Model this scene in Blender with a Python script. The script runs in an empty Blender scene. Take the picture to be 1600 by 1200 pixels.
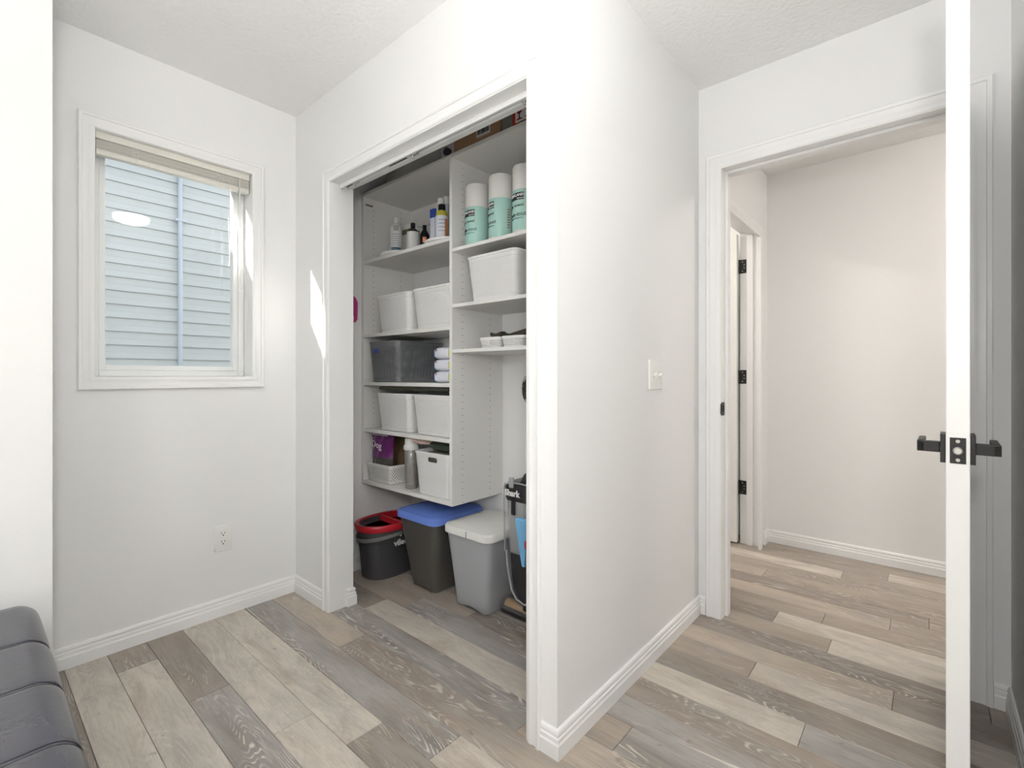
import bpy, bmesh, math, random
from mathutils import Vector, Matrix
random.seed(7)
sc = bpy.context.scene
COL = sc.collection
R = math.radians
# ------------------------------------------------------------------ camera, sky, sun, exposure
cam = bpy.data.objects.new('camera', bpy.data.cameras.new('camera'))
COL.objects.link(cam)
CAM_Z = 1.106
cam.location = (0, 0, CAM_Z)
cam.rotation_euler = (R(90), 0, R(41 - 90))
cam.data.sensor_width = 36
cam.data.lens = 36 * 749.7 / 1600
cam.data.shift_y = -13 / 1600
cam.data.clip_start = .02
sc.camera = cam
sc.view_settings.view_transform = 'Standard'
sc.view_settings.look = 'None'
sc.view_settings.gamma = 1
sc.view_settings.use_curve_mapping = False
sc.view_settings.exposure = 0.07
SKY = 0.29
w = bpy.data.worlds.new('sky'); sc.world = w; w.use_nodes = True
nt = w.node_tree; nt.nodes.clear()
wo = nt.nodes.new('ShaderNodeOutputWorld'); bg = nt.nodes.new('ShaderNodeBackground')
tc = nt.nodes.new('ShaderNodeTexCoord'); sx = nt.nodes.new('ShaderNodeSeparateXYZ')
cr = nt.nodes.new('ShaderNodeValToRGB')
cr.color_ramp.elements[0].position = 0.0; cr.color_ramp.elements[0].color = (.93, .96, 1.0, 1)
cr.color_ramp.elements[1].position = 1.0; cr.color_ramp.elements[1].color = (.70, .83, 1.0, 1)
nt.links.new(tc.outputs['Generated'], sx.inputs[0]); nt.links.new(sx.outputs['Z'], cr.inputs[0])
nt.links.new(cr.outputs[0], bg.inputs[0]); bg.inputs[1].default_value = 4.2 * SKY
nt.links.new(bg.outputs[0], wo.inputs[0])
sun = bpy.data.objects.new('sun', bpy.data.lights.new('sun', 'SUN')); COL.objects.link(sun)
sun.data.energy = 26.0; sun.data.angle = R(.5); sun.data.color = (1, .96, .9)
sun.rotation_euler = Vector((.211, -.150, -.190)).to_track_quat('-Z', 'Y').to_euler()
LAMP_ROOM, FILL_REAR, LAMP_HALL, LAMP_BACK, FILL_UPLIGHT, FILL_GLOBE = 17.0, 14.0, 95.0, 80.0, 185.0, 185.0
def portal(loc, rot, sxx, syy):
    l = bpy.data.lights.new('daylight_portal', 'AREA'); l.shape = 'RECTANGLE'; l.size = sxx; l.size_y = syy
    l.cycles.is_portal = True
    o = bpy.data.objects.new('daylight_portal', l); COL.objects.link(o); o.location = loc; o.rotation_euler = rot
portal((.63, 2.70, 1.6), (R(-90), 0, 0), .62, 1.0)
portal((-2.50, 1.0, 1.42), (0, R(-90), 0), 1.3, 1.7)

# ------------------------------------------------------------------ materials
def lin(c):
    return tuple(((v / 255) / 12.92 if v / 255 <= .04045 else ((v / 255 + .055) / 1.055) ** 2.4) for v in c) + (1,)
def mat(name, rgb, rough=.5, metal=0, bump=0, bscale=60, var=0, vscale=5, trans=0, ior=1.45, spec=.5, emit=None, stretch=(1, 1, 1), dark=.75):
    m = bpy.data.materials.new(name); m.use_nodes = True; n = m.node_tree; L = n.links
    p = n.nodes['Principled BSDF']
    p.inputs['Base Color'].default_value = lin(rgb); p.inputs['Roughness'].default_value = rough
    p.inputs['Metallic'].default_value = metal; p.inputs['IOR'].default_value = ior
    p.inputs['Specular IOR Level'].default_value = spec
    p.inputs['Transmission Weight'].default_value = trans
    if emit: p.inputs['Emission Color'].default_value = lin(rgb); p.inputs['Emission Strength'].default_value = emit
    t = n.nodes.new('ShaderNodeTexCoord'); mp = n.nodes.new('ShaderNodeMapping'); mp.inputs['Scale'].default_value = stretch
    L.new(t.outputs['Object'], mp.inputs[0])
    v = n.nodes.new('ShaderNodeTexNoise'); v.inputs['Scale'].default_value = vscale; v.inputs['Detail'].default_value = 3
    L.new(mp.outputs[0], v.inputs['Vector'])
    mx = n.nodes.new('ShaderNodeMix'); mx.data_type = 'RGBA'
    c = lin(rgb); mx.inputs[6].default_value = c; mx.inputs[7].default_value = tuple(x * dark for x in c[:3]) + (1,)
    ml = n.nodes.new('ShaderNodeMath'); ml.operation = 'MULTIPLY'; ml.inputs[1].default_value = var
    L.new(v.outputs['Fac'], ml.inputs[0]); L.new(ml.outputs[0], mx.inputs[0]); L.new(mx.outputs[2], p.inputs['Base Color'])
    if bump:
        b = n.nodes.new('ShaderNodeTexNoise'); b.inputs['Scale'].default_value = bscale; b.inputs['Detail'].default_value = 4
        L.new(mp.outputs[0], b.inputs['Vector'])
        bb = n.nodes.new('ShaderNodeBump'); bb.inputs['Strength'].default_value = bump; bb.inputs['Distance'].default_value = .004
        L.new(b.outputs['Fac'], bb.inputs['Height']); L.new(bb.outputs[0], p.inputs['Normal'])
    return m
def perforated(name, rgb, pu, pv, hu, hv, rough=.45, stagger=False):
    """plastic sheet with a regular grid of real see-through holes"""
    m = mat(name, rgb, rough); n = m.node_tree; L = n.links
    p = n.nodes['Principled BSDF']; out = n.nodes['Material Output']
    t = n.nodes.new('ShaderNodeTexCoord'); s = n.nodes.new('ShaderNodeSeparateXYZ'); L.new(t.outputs['Object'], s.inputs[0])
    def M(op, a, b=None, c=None):
        q = n.nodes.new('ShaderNodeMath'); q.operation = op
        for i, x in enumerate((a, b, c)):
            if x is None: continue
            if isinstance(x, (int, float)): q.inputs[i].default_value = x
            else: L.new(x, q.inputs[i])
        return q.outputs[0]
    u = M('SUBTRACT', s.outputs['X'], s.outputs['Y']); v = s.outputs['Z']
    vd = M('DIVIDE', v, pv); ud = M('DIVIDE', u, pu)
    if stagger: ud = M('ADD', ud, M('MULTIPLY', M('MODULO', M('FLOOR', vd), 2), .5))
    fu = M('ABSOLUTE', M('SUBTRACT', M('FRACT', ud), .5)); fv = M('ABSOLUTE', M('SUBTRACT', M('FRACT', vd), .5))
    a = M('LESS_THAN', fu, hu / 2); b = M('LESS_THAN', fv, hv / 2)
    # no holes on horizontal surfaces or near rim/base
    g = n.nodes.new('ShaderNodeNewGeometry'); sn = n.nodes.new('ShaderNodeSeparateXYZ'); L.new(g.outputs['Normal'], sn.inputs[0])
    side = M('LESS_THAN', M('ABSOLUTE', sn.outputs['Z']), .5)
    at = n.nodes.new('ShaderNodeAttribute'); at.attribute_name = 'holes'
    k = M('MULTIPLY', M('MULTIPLY', M('MULTIPLY', a, b), side), at.outputs['Fac'])
    tr = n.nodes.new('ShaderNodeBsdfTransparent'); mx = n.nodes.new('ShaderNodeMixShader')
    L.new(k, mx.inputs[0]); L.new(p.outputs[0], mx.inputs[1]); L.new(tr.outputs[0], mx.inputs[2]); L.new(mx.outputs[0], out.inputs[0])
    return m
def clearish(name, rgb, opacity, rough=.15, refl=.08):
    """thin clear or translucent plastic / pane glass"""
    m = bpy.data.materials.new(name); m.use_nodes = True; n = m.node_tree; L = n.links
    p = n.nodes['Principled BSDF']; out = n.nodes['Material Output']
    p.inputs['Base Color'].default_value = lin(rgb); p.inputs['Roughness'].default_value = rough
    tr = n.nodes.new('ShaderNodeBsdfTransparent'); tr.inputs[0].default_value = tuple(.5 + .5 * x for x in lin(rgb)[:3]) + (1,)
    gl = n.nodes.new('ShaderNodeBsdfGlossy'); gl.inputs['Roughness'].default_value = rough
    lw = n.nodes.new('ShaderNodeLayerWeight'); pw = n.nodes.new('ShaderNodeMath'); pw.operation = 'POWER'; pw.inputs[1].default_value = 5
    L.new(lw.outputs['Facing'], pw.inputs[0]); fr = n.nodes.new('ShaderNodeMath'); fr.operation = 'MULTIPLY_ADD'
    L.new(pw.outputs[0], fr.inputs[0]); fr.inputs[1].default_value = .96; fr.inputs[2].default_value = .04
    m1 = n.nodes.new('ShaderNodeMixShader'); m2 = n.nodes.new('ShaderNodeMixShader')
    m1.inputs[0].default_value = opacity; L.new(tr.outputs[0], m1.inputs[1]); L.new(p.outputs[0], m1.inputs[2])
    L.new(fr.outputs[0], m2.inputs[0]); L.new(m1.outputs[0], m2.inputs[1]); L.new(gl.outputs[0], m2.inputs[2]); L.new(m2.outputs[0], out.inputs[0])
    return m
def wood(name, rgb_a, rgb_b, streak):
    m = bpy.data.materials.new(name); m.use_nodes = True; n = m.node_tree; L = n.links
    p = n.nodes['Principled BSDF']; p.inputs['Roughness'].default_value = .42; p.inputs['Specular IOR Level'].default_value = .35
    t = n.nodes.new('ShaderNodeTexCoord'); oi = n.nodes.new('ShaderNodeObjectInfo')
    cx = n.nodes.new('ShaderNodeCombineXYZ'); ml = n.nodes.new('ShaderNodeMath'); ml.operation = 'MULTIPLY'; ml.inputs[1].default_value = 40
    L.new(oi.outputs['Random'], ml.inputs[0]); L.new(ml.outputs[0], cx.inputs[0]); L.new(ml.outputs[0], cx.inputs[1])
    va = n.nodes.new('ShaderNodeVectorMath'); va.operation = 'ADD'; L.new(t.outputs['Object'], va.inputs[0]); L.new(cx.outputs[0], va.inputs[1])
    def noise(scale, sc3, det=4, dist=0, rgh=.55):
        mp = n.nodes.new('ShaderNodeMapping'); mp.inputs['Scale'].default_value = sc3; L.new(va.outputs[0], mp.inputs[0])
        q = n.nodes.new('ShaderNodeTexNoise'); q.inputs['Scale'].default_value = scale; q.inputs['Detail'].default_value = det
        q.inputs['Distortion'].default_value = dist; q.inputs['Roughness'].default_value = rgh
        L.new(mp.outputs[0], q.inputs['Vector']); return q.outputs['Fac']
    def ramp(x, p0, p1):
        q = n.nodes.new('ShaderNodeMapRange'); q.inputs[1].default_value = p0; q.inputs[2].default_value = p1; L.new(x, q.inputs[0]); return q.outputs[0]
    def mixc(f, a, b):
        q = n.nodes.new('ShaderNodeMix'); q.data_type = 'RGBA'; L.new(f, q.inputs[0])
        for i, x in ((6, a), (7, b)):
            if isinstance(x, tuple): q.inputs[i].default_value = x
            else: L.new(x, q.inputs[i])
        return q.outputs[2]
    def mul(a, k):
        q = n.nodes.new('ShaderNodeMath'); q.operation = 'MULTIPLY'; L.new(a, q.inputs[0]); 
        if isinstance(k, (int, float)): q.inputs[1].default_value = k
        else: L.new(k, q.inputs[1])
        return q.outputs[0]
    broad = ramp(noise(1, (7, 1.6, 1), 3, .6), .36, .64)
    col = mixc(broad, lin(rgb_a), lin(rgb_b))
    cloud = ramp(noise(1, (12, 3.2, 1), 6, 1.0, .72), .44, .62)
    col = mixc(mul(cloud, .50), col, lin((160, 155, 150)))
    tan = ramp(noise(1, (9, 2.2, 1), 5, .8, .7), .52, .66)
    col = mixc(mul(tan, .42), col, lin((158, 140, 122)))
    speck = ramp(noise(1, (120, 40, 1), 4, .5, .8), .55, .75)
    col = mixc(mul(speck, .22), col, lin((118, 110, 100)))
    fine = ramp(noise(1, (190, 7, 1), 3, .3), .52, .74)
    col = mixc(mul(fine, .42), col, tuple(x * .55 for x in lin(rgb_b)[:3]) + (1,))
    # cathedral figure: contour lines of a stretched noise field, seen only in patches
    field = noise(1, (6.5, 1.1, 1), 2, .5)
    mm = n.nodes.new('ShaderNodeMath'); mm.operation = 'MULTIPLY'; mm.inputs[1].default_value = 300; L.new(field, mm.inputs[0])
    sn = n.nodes.new('ShaderNodeMath'); sn.operation = 'SINE'; L.new(mm.outputs[0], sn.inputs[0])
    lines = ramp(sn.outputs[0], .2, 1.0)
    brk = ramp(noise(1, (60, 9, 1), 3), .42, .6)
    patch = ramp(noise(1, (7, 1.6, 1), 3), .46, .58)
    col = mixc(mul(mul(mul(lines, patch), brk), streak), col, lin((222, 217, 208)))
    spot = ramp(noise(1, (22, 13, 1), 2, 0), .69, .80)
    col = mixc(mul(spot, .75), col, lin((112, 102, 92)))
    L.new(col, p.inputs['Base Color'])
    b = n.nodes.new('ShaderNodeBump'); b.inputs['Strength'].default_value = .12; b.inputs['Distance'].default_value = .001
    L.new(fine, b.inputs['Height']); L.new(b.outputs[0], p.inputs['Normal'])
    return m
WALL = mat('wall_paint', (240, 240, 239), .75, bump=.06, bscale=180)
CEIL = mat('ceiling_texture', (246, 246, 245), .9, bump=.9, bscale=55)
TRIM = mat('trim_paint', (243, 243, 242), .35)
DOORM = mat('door_paint', (240, 240, 237), .38)
SHELF = mat('white_melamine', (232, 231, 228), .4)
SUB = mat('subfloor', (90, 80, 70), .9)
BLACKM = mat('matte_black_metal', (42, 42, 41), .42, metal=.3, spec=.5)
DARK = mat('dark_hole', (40, 38, 36), .9)
STEEL = mat('brushed_steel', (200, 198, 192), .28, metal=1)
VINYL = mat('window_vinyl', (240, 241, 240), .35)
PLATE = mat('switch_plastic', (240, 240, 236), .3)
BLIND = mat('blind_vinyl', (226, 224, 214), .4)
CORD = mat('blind_cord', (235, 234, 228), .7)
GLASS = clearish('window_glass', (252, 253, 253), 0.0, 0.0)
SIDING = mat('vinyl_siding', (204, 209, 208), .6, bump=.1, bscale=30, stretch=(1, 8, 8))
CONDUIT = mat('galvanised_conduit', (196, 208, 218), .4, metal=.2)
LEATHER = mat('grey_leather', (60, 60, 69), .20, bump=.07, bscale=60, var=.5, vscale=7, spec=.8)
STITCH = mat('leather_seam', (38, 38, 42), .6)
PW = perforated('white_perforated_plastic', (235, 235, 234), .0075, .0075, .34, .34)
PD = perforated('charcoal_perforated_plastic', (112, 114, 117), .0075, .0075, .5, .5, .4)
PS = perforated('white_slotted_plastic', (236, 235, 230), .0165, .0095, .52, .45, .4, True)
WP = mat('white_plastic', (236, 236, 235), .35)
CHP = mat('charcoal_plastic', (82, 84, 86), .35)
W_LIGHT = wood('plank_light_oak', (214, 205, 192), (196, 188, 176), .45)
W_BEIGE = wood('plank_beige_oak', (192, 179, 163), (166, 154, 142), .5)
W_TAUPE = wood('plank_taupe_oak', (174, 162, 149), (150, 139, 128), .6)
W_GREY = wood('plank_grey_oak', (176, 171, 166), (134, 128, 122), .95)
W_DARK = wood('plank_dark_oak', (156, 145, 134), (128, 119, 110), .7)

# ------------------------------------------------------------------ builders
def wloc(o):
    v = Vector((0, 0, 0))
    while o is not None: v += o.location; o = o.parent
    return v
class MB:
    def __init__(s): s.bm = bmesh.new()
    def box(s, x0, x1, y0, y1, z0, z1, bevel=0, seg=2, mtx=None):
        t = bmesh.new(); bmesh.ops.create_cube(t, size=1)
        bmesh.ops.scale(t, vec=(x1 - x0, y1 - y0, z1 - z0), verts=t.verts)
        bmesh.ops.translate(t, vec=((x0 + x1) / 2, (y0 + y1) / 2, (z0 + z1) / 2), verts=t.verts)
        if bevel: bmesh.ops.bevel(t, geom=list(t.edges), offset=bevel, segments=seg, profile=.5, affect='EDGES')
        if mtx is not None: t.transform(mtx)
        s.add(t); return s
    def add(s, t):
        me = bpy.data.meshes.new('tmp'); t.to_mesh(me); t.free(); s.bm.from_mesh(me); bpy.data.meshes.remove(me)
    def loops(s, rings, cap0=True, cap1=True):
        vs = [[s.bm.verts.new(p) for p in r] for r in rings]
        n = len(rings[0])
        for a, b in zip(vs[:-1], vs[1:]):
            for i in range(n):
                try: s.bm.faces.new((a[i], a[(i + 1) % n], b[(i + 1) % n], b[i]))
                except ValueError: pass
        if cap0: s.bm.faces.new(list(reversed(vs[0])))
        if cap1: s.bm.faces.new(vs[-1])
        return s
    def lathe(s, c, prof, seg=28, ax='z', sx=1, sy=1):
        rings = []
        for r, h in prof:
            ring = []
            for i in range(seg):
                a = 2 * math.pi * i / seg; x, y = r * math.cos(a) * sx, r * math.sin(a) * sy
                ring.append({'z': (c[0] + x, c[1] + y, c[2] + h), 'x': (c[0] + h, c[1] + x, c[2] + y), 'y': (c[0] + y, c[1] + h, c[2] + x)}[ax])
            rings.append(ring)
        return s.loops(rings)
    def tube(s, pts, r, seg=8, closed=False):
        pts = [Vector(p) for p in pts]; rings = []; up = Vector((0, 0, 1)); n = len(pts)
        for i, p in enumerate(pts):
            a = pts[(i - 1) % n] if (i or closed) else p; b = pts[(i + 1) % n] if (i < n - 1 or closed) else p
            d = (b - a).normalized()
            u = d.cross(up)
            if u.length < .05: u = d.cross(Vector((1, 0, 0)))
            u.normalize(); v = d.cross(u).normalized()
            rr = r[i] if isinstance(r, (list, tuple)) else r
            rings.append([tuple(p + u * rr * math.cos(2 * math.pi * k / seg) + v * rr * math.sin(2 * math.pi * k / seg)) for k in range(seg)])
        if closed: rings.append(rings[0]); return s.loops(rings, False, False)
        return s.loops(rings)
    def rloft(s, secs, n=6, zf=None):
        """secs: (cx, cy, z, hx, hy, r) rounded-rectangle sections"""
        rings = []
        for k, (cx, cy, z, hx, hy, r) in enumerate(secs):
            ring = []
            for qx, qy, a0 in ((1, 1, 0), (-1, 1, 90), (-1, -1, 180), (1, -1, 270)):
                for j in range(n + 1):
                    a = R(a0 + 90 * j / n)
                    ring.append((cx + qx * (hx - r) + r * math.cos(a), cy + qy * (hy - r) + r * math.sin(a), z))
            # subdivide straight runs
            full = []
            m = len(ring)
            for i in range(m):
                full.append(ring[i])
                if (i + 1) % (n + 1) == 0:
                    p, q = ring[i], ring[(i + 1) % m]
                    for e in range(1, 8): full.append(tuple(p[c] + (q[c] - p[c]) * e / 8 for c in range(3)))
            if zf: full = [zf(k, p, (cx, cy, z, hx, hy, r)) for p in full]
            rings.append(full)
        return s.loops(rings)
    def sweep(s, path, prof, plane='Z', side=1, closed=False):
        """prof (o,d): o across in the path's plane on one side, d along the plane normal"""
        N = {'Z': Vector((0, 0, 1)), 'X': Vector((-1, 0, 0)), 'Y': Vector((0, -1, 0)), 'x': Vector((1, 0, 0)), 'y': Vector((0, 1, 0))}[plane]
        P = [Vector(p) for p in path]; n = len(P); rings = []
        for i, p in enumerate(P):
            ds = []
            if i or closed: ds.append((p - P[(i - 1) % n]).normalized())
            if i < n - 1 or closed: ds.append((P[(i + 1) % n] - p).normalized())
            ns = [N.cross(d) * side for d in ds]
            m = ns[0] if len(ns) == 1 else (ns[0] + ns[1]) / (1 + ns[0].dot(ns[1]))
            rings.append([tuple(p + m * o + N * d) for o, d in prof])
        if closed: rings.append(rings[0])
        return s.loops(rings, not closed, not closed)
    def to(s, name, m, parent=None, smooth=False, local=False, at=None, holes=None):
        bmesh.ops.remove_doubles(s.bm, verts=s.bm.verts, dist=1e-6)
        bmesh.ops.recalc_face_normals(s.bm, faces=s.bm.faces)
        off = Vector((0, 0, 0))
        if not local: off = wloc(parent) if parent is not None else Vector((0, 0, 0))
        if at is not None: off = Vector(at)
        if off.length: bmesh.ops.translate(s.bm, vec=-off, verts=s.bm.verts)
        me = bpy.data.meshes.new(name); s.bm.to_mesh(me); s.bm.free()
        me.materials.append(m)
        if smooth: me.shade_smooth(); me.set_sharp_from_angle(angle=R(38))
        if holes is not None:
            a = me.attributes.new('holes', 'FLOAT', 'POINT')
            for i, v in enumerate(me.vertices): a.data[i].value = holes(v.co)
        o = bpy.data.objects.new(name, me); COL.objects.link(o)
        if parent is not None: o.parent = parent
        if at is not None: o.location = Vector(at) - (wloc(parent) if parent is not None else Vector((0, 0, 0)))
        return o
def struct(o): o['kind'] = 'structure'; return o
def tag(o, label, cat, group=None, kind=None):
    o['label'] = label; o['category'] = cat
    if group: o['group'] = group
    if kind: o['kind'] = kind
    return o
def thing(name, loc, label, cat, group=None):
    o = bpy.data.objects.new(name, None); COL.objects.link(o); o.location = loc; o.empty_display_size = .1
    return tag(o, label, cat, group)
def copy_thing(root, loc, label, group=None):
    r = root.copy(); COL.objects.link(r); r.location = loc; r['label'] = label
    if group: r['group'] = group
    for ch in root.children:
        c = ch.copy(); COL.objects.link(c); c.parent = r
        for g in ch.children:
            d = g.copy(); COL.objects.link(d); d.parent = c
    return r
def text_part(txt, size, m, parent, fn, name='lettering', align='LEFT', bold=0, ext=.0006, sub=False):
    """flat lettering; fn maps local (x right, y up, z out) to world"""
    cu = bpy.data.curves.new('t', 'FONT'); cu.body = txt; cu.size = size; cu.extrude = ext; cu.align_x = align; cu.offset = bold; cu.resolution_u = 2
    to = bpy.data.objects.new('t', cu); COL.objects.link(to)
    bpy.context.view_layer.update()
    me = bpy.data.meshes.new_from_object(to); bpy.data.objects.remove(to); bpy.data.curves.remove(cu)
    bm = bmesh.new(); bm.from_mesh(me); bpy.data.meshes.remove(me)
    bmesh.ops.triangulate(bm, faces=bm.faces)
    for k in range(1):
        bmesh.ops.subdivide_edges(bm, edges=[e for e in bm.edges if e.calc_length() > size * .3], cuts=1, use_grid_fill=False)
    for v in bm.verts: v.co = Vector(fn(v.co.x, v.co.y, v.co.z))
    b = MB(); b.bm.free(); b.bm = bm
    me2 = bpy.data.meshes.new(name); off = wloc(parent); 
    bmesh.ops.translate(bm, vec=-off, verts=bm.verts); bm.to_mesh(me2); bm.free(); me2.materials.append(m)
    o = bpy.data.objects.new(name, me2); COL.objects.link(o); o.parent = parent
    return o
def cut(obj, mb):
    """boolean-difference the builder's shape (world coords) out of obj"""
    c = mb.to('cutter', DARK)
    md = obj.modifiers.new('b', 'BOOLEAN'); md.object = c; md.operation = 'DIFFERENCE'; md.solver = 'EXACT'
    bpy.context.view_layer.update()
    dg = bpy.context.evaluated_depsgraph_get()
    me = bpy.data.meshes.new_from_object(obj.evaluated_get(dg)); obj.modifiers.clear(); obj.data = me
    bpy.data.objects.remove(c)
BASE = [(0, 0), (.014, 0), (.014, .042), (.011, .047), (.011, .058), (.0075, .061), (.0075, .066), (.010, .070), (.008, .078), (.004, .082), (0, .082)]
CAS = [(0, 0), (0, .010), (.004, .013), (.016, .0145), (.022, .0115), (.036, .0125), (.038, .0165), (.047, .018), (.050, .015), (.050, 0)]

# ------------------------------------------------------------------ room shell
H = 2.44
b = MB(); b.box(-2.52, 3.66, -2.72, 2.9, -.06, -.008); floor = struct(b.to('floor', SUB))
b = MB(); b.box(-2.52, 3.66, -2.72, 2.9, H, H + .1); struct(b.to('ceiling', CEIL))
WX0, WX1, WZ0, WZ1 = .344, .925, 1.10, 2.078
b = MB(); b.box(.188, WX0, 2.466, 2.66, 0, H); b.box(WX1, 1.99, 2.466, 2.66, 0, H)
b.box(WX0, WX1, 2.466, 2.66, 0, WZ0); b.box(WX0, WX1, 2.466, 2.66, WZ1, H); struct(b.to('wall_window', WALL))
b = MB(); b.box(-2.40, .188, 2.05, 2.66, 0, H); struct(b.to('wall_left', WALL))
b = MB(); b.box(-2.52, -2.40, -.32, 2.66, 0, .75); b.box(-2.52, -2.40, -.32, 2.66, 2.10, H)
b.box(-2.52, -2.40, -.32, .15, .75, 2.10); b.box(-2.52, -2.40, 1.88, 2.66, .75, 2.10); struct(b.to('wall_rear', WALL))
b = MB(); b.box(-2.40, 2.27, -.324, -.204, 0, H); struct(b.to('wall_right', WALL))
b = MB(); b.box(1.136, 1.25, 2.127, 2.466, 0, H); b.box(1.136, 1.25, .814, .905, 0, H); b.box(1.136, 1.25, .905, 2.127, 2.028, H)
struct(b.to('wall_closet_front', WALL))
b = MB(); b.box(1.25, 2.385, .814, .929, 0, H); struct(b.to('wall_corner', WALL))
b = MB(); b.box(1.869, 1.99, .929, 2.466, 0, H); struct(b.to('wall_closet_back', WALL))
b = MB(); b.box(2.27, 2.385, .728, .814, 0, H); b.box(2.27, 2.385, -.324, -.113, 0, H); b.box(2.27, 2.385, -.113, .728, 2.063, H)
struct(b.to('wall_door', WALL))
b = MB(); b.box(2.27, 2.385, -2.6, -.324, 0, H); struct(b.to('wall_hall_near', WALL))
b = MB(); b.box(3.545, 3.66, -2.6, 2.66, 0, H); struct(b.to('wall_hall_far', WALL))
b = MB(); b.box(2.27, 3.66, -2.72, -2.6, 0, H); struct(b.to('wall_hall_end', WALL))
HX0, HX1 = 2.60, 3.385
b = MB(); b.box(2.385, HX0 - .018, .82, .935, 0, H); b.box(HX1 + .018, 3.545, .82, .935, 0, H); b.box(HX0 - .018, HX1 + .018, .82, .935, 2.063, H)
struct(b.to('wall_hall_left', WALL))
b = MB(); b.box(1.99, 2.10, .935, 2.66, 0, H); struct(b.to('wall_far_room_near', WALL))
b = MB(); b.box(1.99, 3.66, 2.66, 2.76, 0, H); struct(b.to('wall_far_room_end', WALL))

# planks: rows along Y, pitch 5 in; joints and tones read row by row
P, X0 = .1259, .256
L_, B_, T_, G_, D_ = W_LIGHT, W_BEIGE, W_TAUPE, W_GREY, W_DARK
rows = {  # row: [(Y of far end, tone), ...] in descending Y, each plank runs to the next entry
 -1: [(2.5, D_), (1.35, T_)], 0: [(2.5, L_), (1.15, B_)], 1: [(2.5, T_), (2.275, L_), (1.05, T_)],
 2: [(2.5, D_), (1.891, G_), (.67, B_)], 3: [(2.5, L_), (1.525, L_), (.30, D_)], 4: [(2.5, L_), (1.317, D_), (.10, L_)],
 5: [(2.5, G_), (1.087, L_), (-.13, T_)], 6: [(2.5, B_), (1.817, T_), (.60, G_)], 7: [(2.5, D_), (2.19, G_), (.97, B_)],
 8: [(2.5, D_), (2.026, L_), (.86, T_), (.705, G_)], 9: [(2.5, T_), (1.90, G_), (.88, G_), (-.1, T_)], 10: [(2.5, T_), (1.6, D_), (.85, T_), (-.1, B_)],
 11: [(2.5, D_), (1.75, G_), (.9, L_), (.296, G_)], 12: [(2.5, G_), (1.95, D_), (.87, D_), (-.25, L_)], 13: [(2.5, D_), (1.6, T_), (.502, L_)],
 14: [(.9, B_), (.093, D_)], 15: [(.9, D_), (-.15, T_)], 16: [(.9, T_), (.308, L_)], 17: [(1.0, D_), (.532, L_)], 18: [(1.2, T_), (.363, T_)],
 19: [(1.2, B_), (.130, T_)], 20: [(2.6, T_), (1.1, D_), (.0, T_)], 21: [(2.6, D_), (1.7, B_), (.696, T_)], 22: [(2.6, B_), (.9, T_), (-.2, B_)],
 23: [(2.6, T_), (1.5, L_), (.365, T_)], 24: [(2.6, B_), (1.35, T_), (.169, L_)], 25: [(2.6, T_), (.7, T_), (-.3, D_)]}
def plank(k, y1, y0, m):
    x0, x1 = X0 + P * k + .0006, X0 + P * (k + 1) - .0006
    x1 = min(x1, 3.545)
    y1 -= .0006; y0 += .0006
    c = ((x0 + x1) / 2, (y0 + y1) / 2, 0)
    b = MB(); g = .0012
    b.loops([[(x0, y0, -.008), (x1, y0, -.008), (x1, y1, -.008), (x0, y1, -.008)],
             [(x0, y0, -g), (x1, y0, -g), (x1, y1, -g), (x0, y1, -g)],
             [(x0 + g, y0 + g, 0), (x1 - g, y0 + g, 0), (x1 - g, y1 - g, 0), (x0 + g, y1 - g, 0)]])
    b.to('plank', m, floor, at=c)
tones = [L_, B_, T_, G_, D_, T_, B_]
for k in range(-21, 26):
    ylow = -.204 if k < 16 else -2.6
    if k in rows: seq = list(rows[k])
    else:
        seq = [(2.06 if k < -1 else 2.5, random.choice(tones))]
        y = random.uniform(.9, 1.9)
        while y > ylow: seq.append((y, random.choice(tones))); y -= 1.22
    y = seq[-1][0] - 1.22
    while y > ylow: seq.append((y, random.choice(tones))); y -= 1.22
    for i, (y1, m) in enumerate(seq):
        y0 = seq[i + 1][0] if i + 1 < len(seq) else ylow
        if y1 - y0 > .02: plank(k, y1, y0, m)

# baseboards
def base(name, pts, side):
    b = MB(); b.sweep([(x, y, 0) for x, y in pts], BASE, 'Z', side); return struct(b.to(name, TRIM))
base('baseboard_window', [(.188, 2.466), (1.136, 2.466), (1.136, 2.159)], -1)
base('baseboard_corner', [(1.136, .873), (1.136, .814), (2.27, .814), (2.27, .780)], -1)
base('baseboard_right', [(2.27, -.163), (2.27, -.204), (-2.40, -.204)], -1)
base('baseboard_left', [(-2.40, 2.05), (.188, 2.05)], -1)
base('baseboard_rear', [(-2.40, -.204), (-2.40, 2.05)], -1)
base('baseboard_closet', [(1.215, 2.109), (1.25, 2.109), (1.25, 2.466), (1.869, 2.466), (1.869, .929), (1.25, .929), (1.25, .923)], -1)
base('baseboard_hall', [(3.445, .82), (3.545, .82), (3.545, -2.6), (2.385, -2.6), (2.385, -.16)], -1)
base('baseboard_hall_left', [(2.385, .775), (2.385, .82), (2.54, .82)], -1)

# closet opening: jamb liner + casing
b = MB(); b.box(1.128, 1.252, 2.109, 2.127, 0, 2.028); b.box(1.128, 1.252, .905, .923, 0, 2.028); b.box(1.128, 1.252, .923, 2.109, 2.010, 2.028)
struct(b.to('trim_closet_jamb', TRIM))
b = MB(); b.sweep([(1.136, 2.1135, 0), (1.136, 2.1135, 2.0145), (1.136, .9185, 2.0145), (1.136, .9185, 0)], CAS, 'X', 1)
struct(b.to('trim_closet_casing', TRIM, smooth=True))
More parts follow.
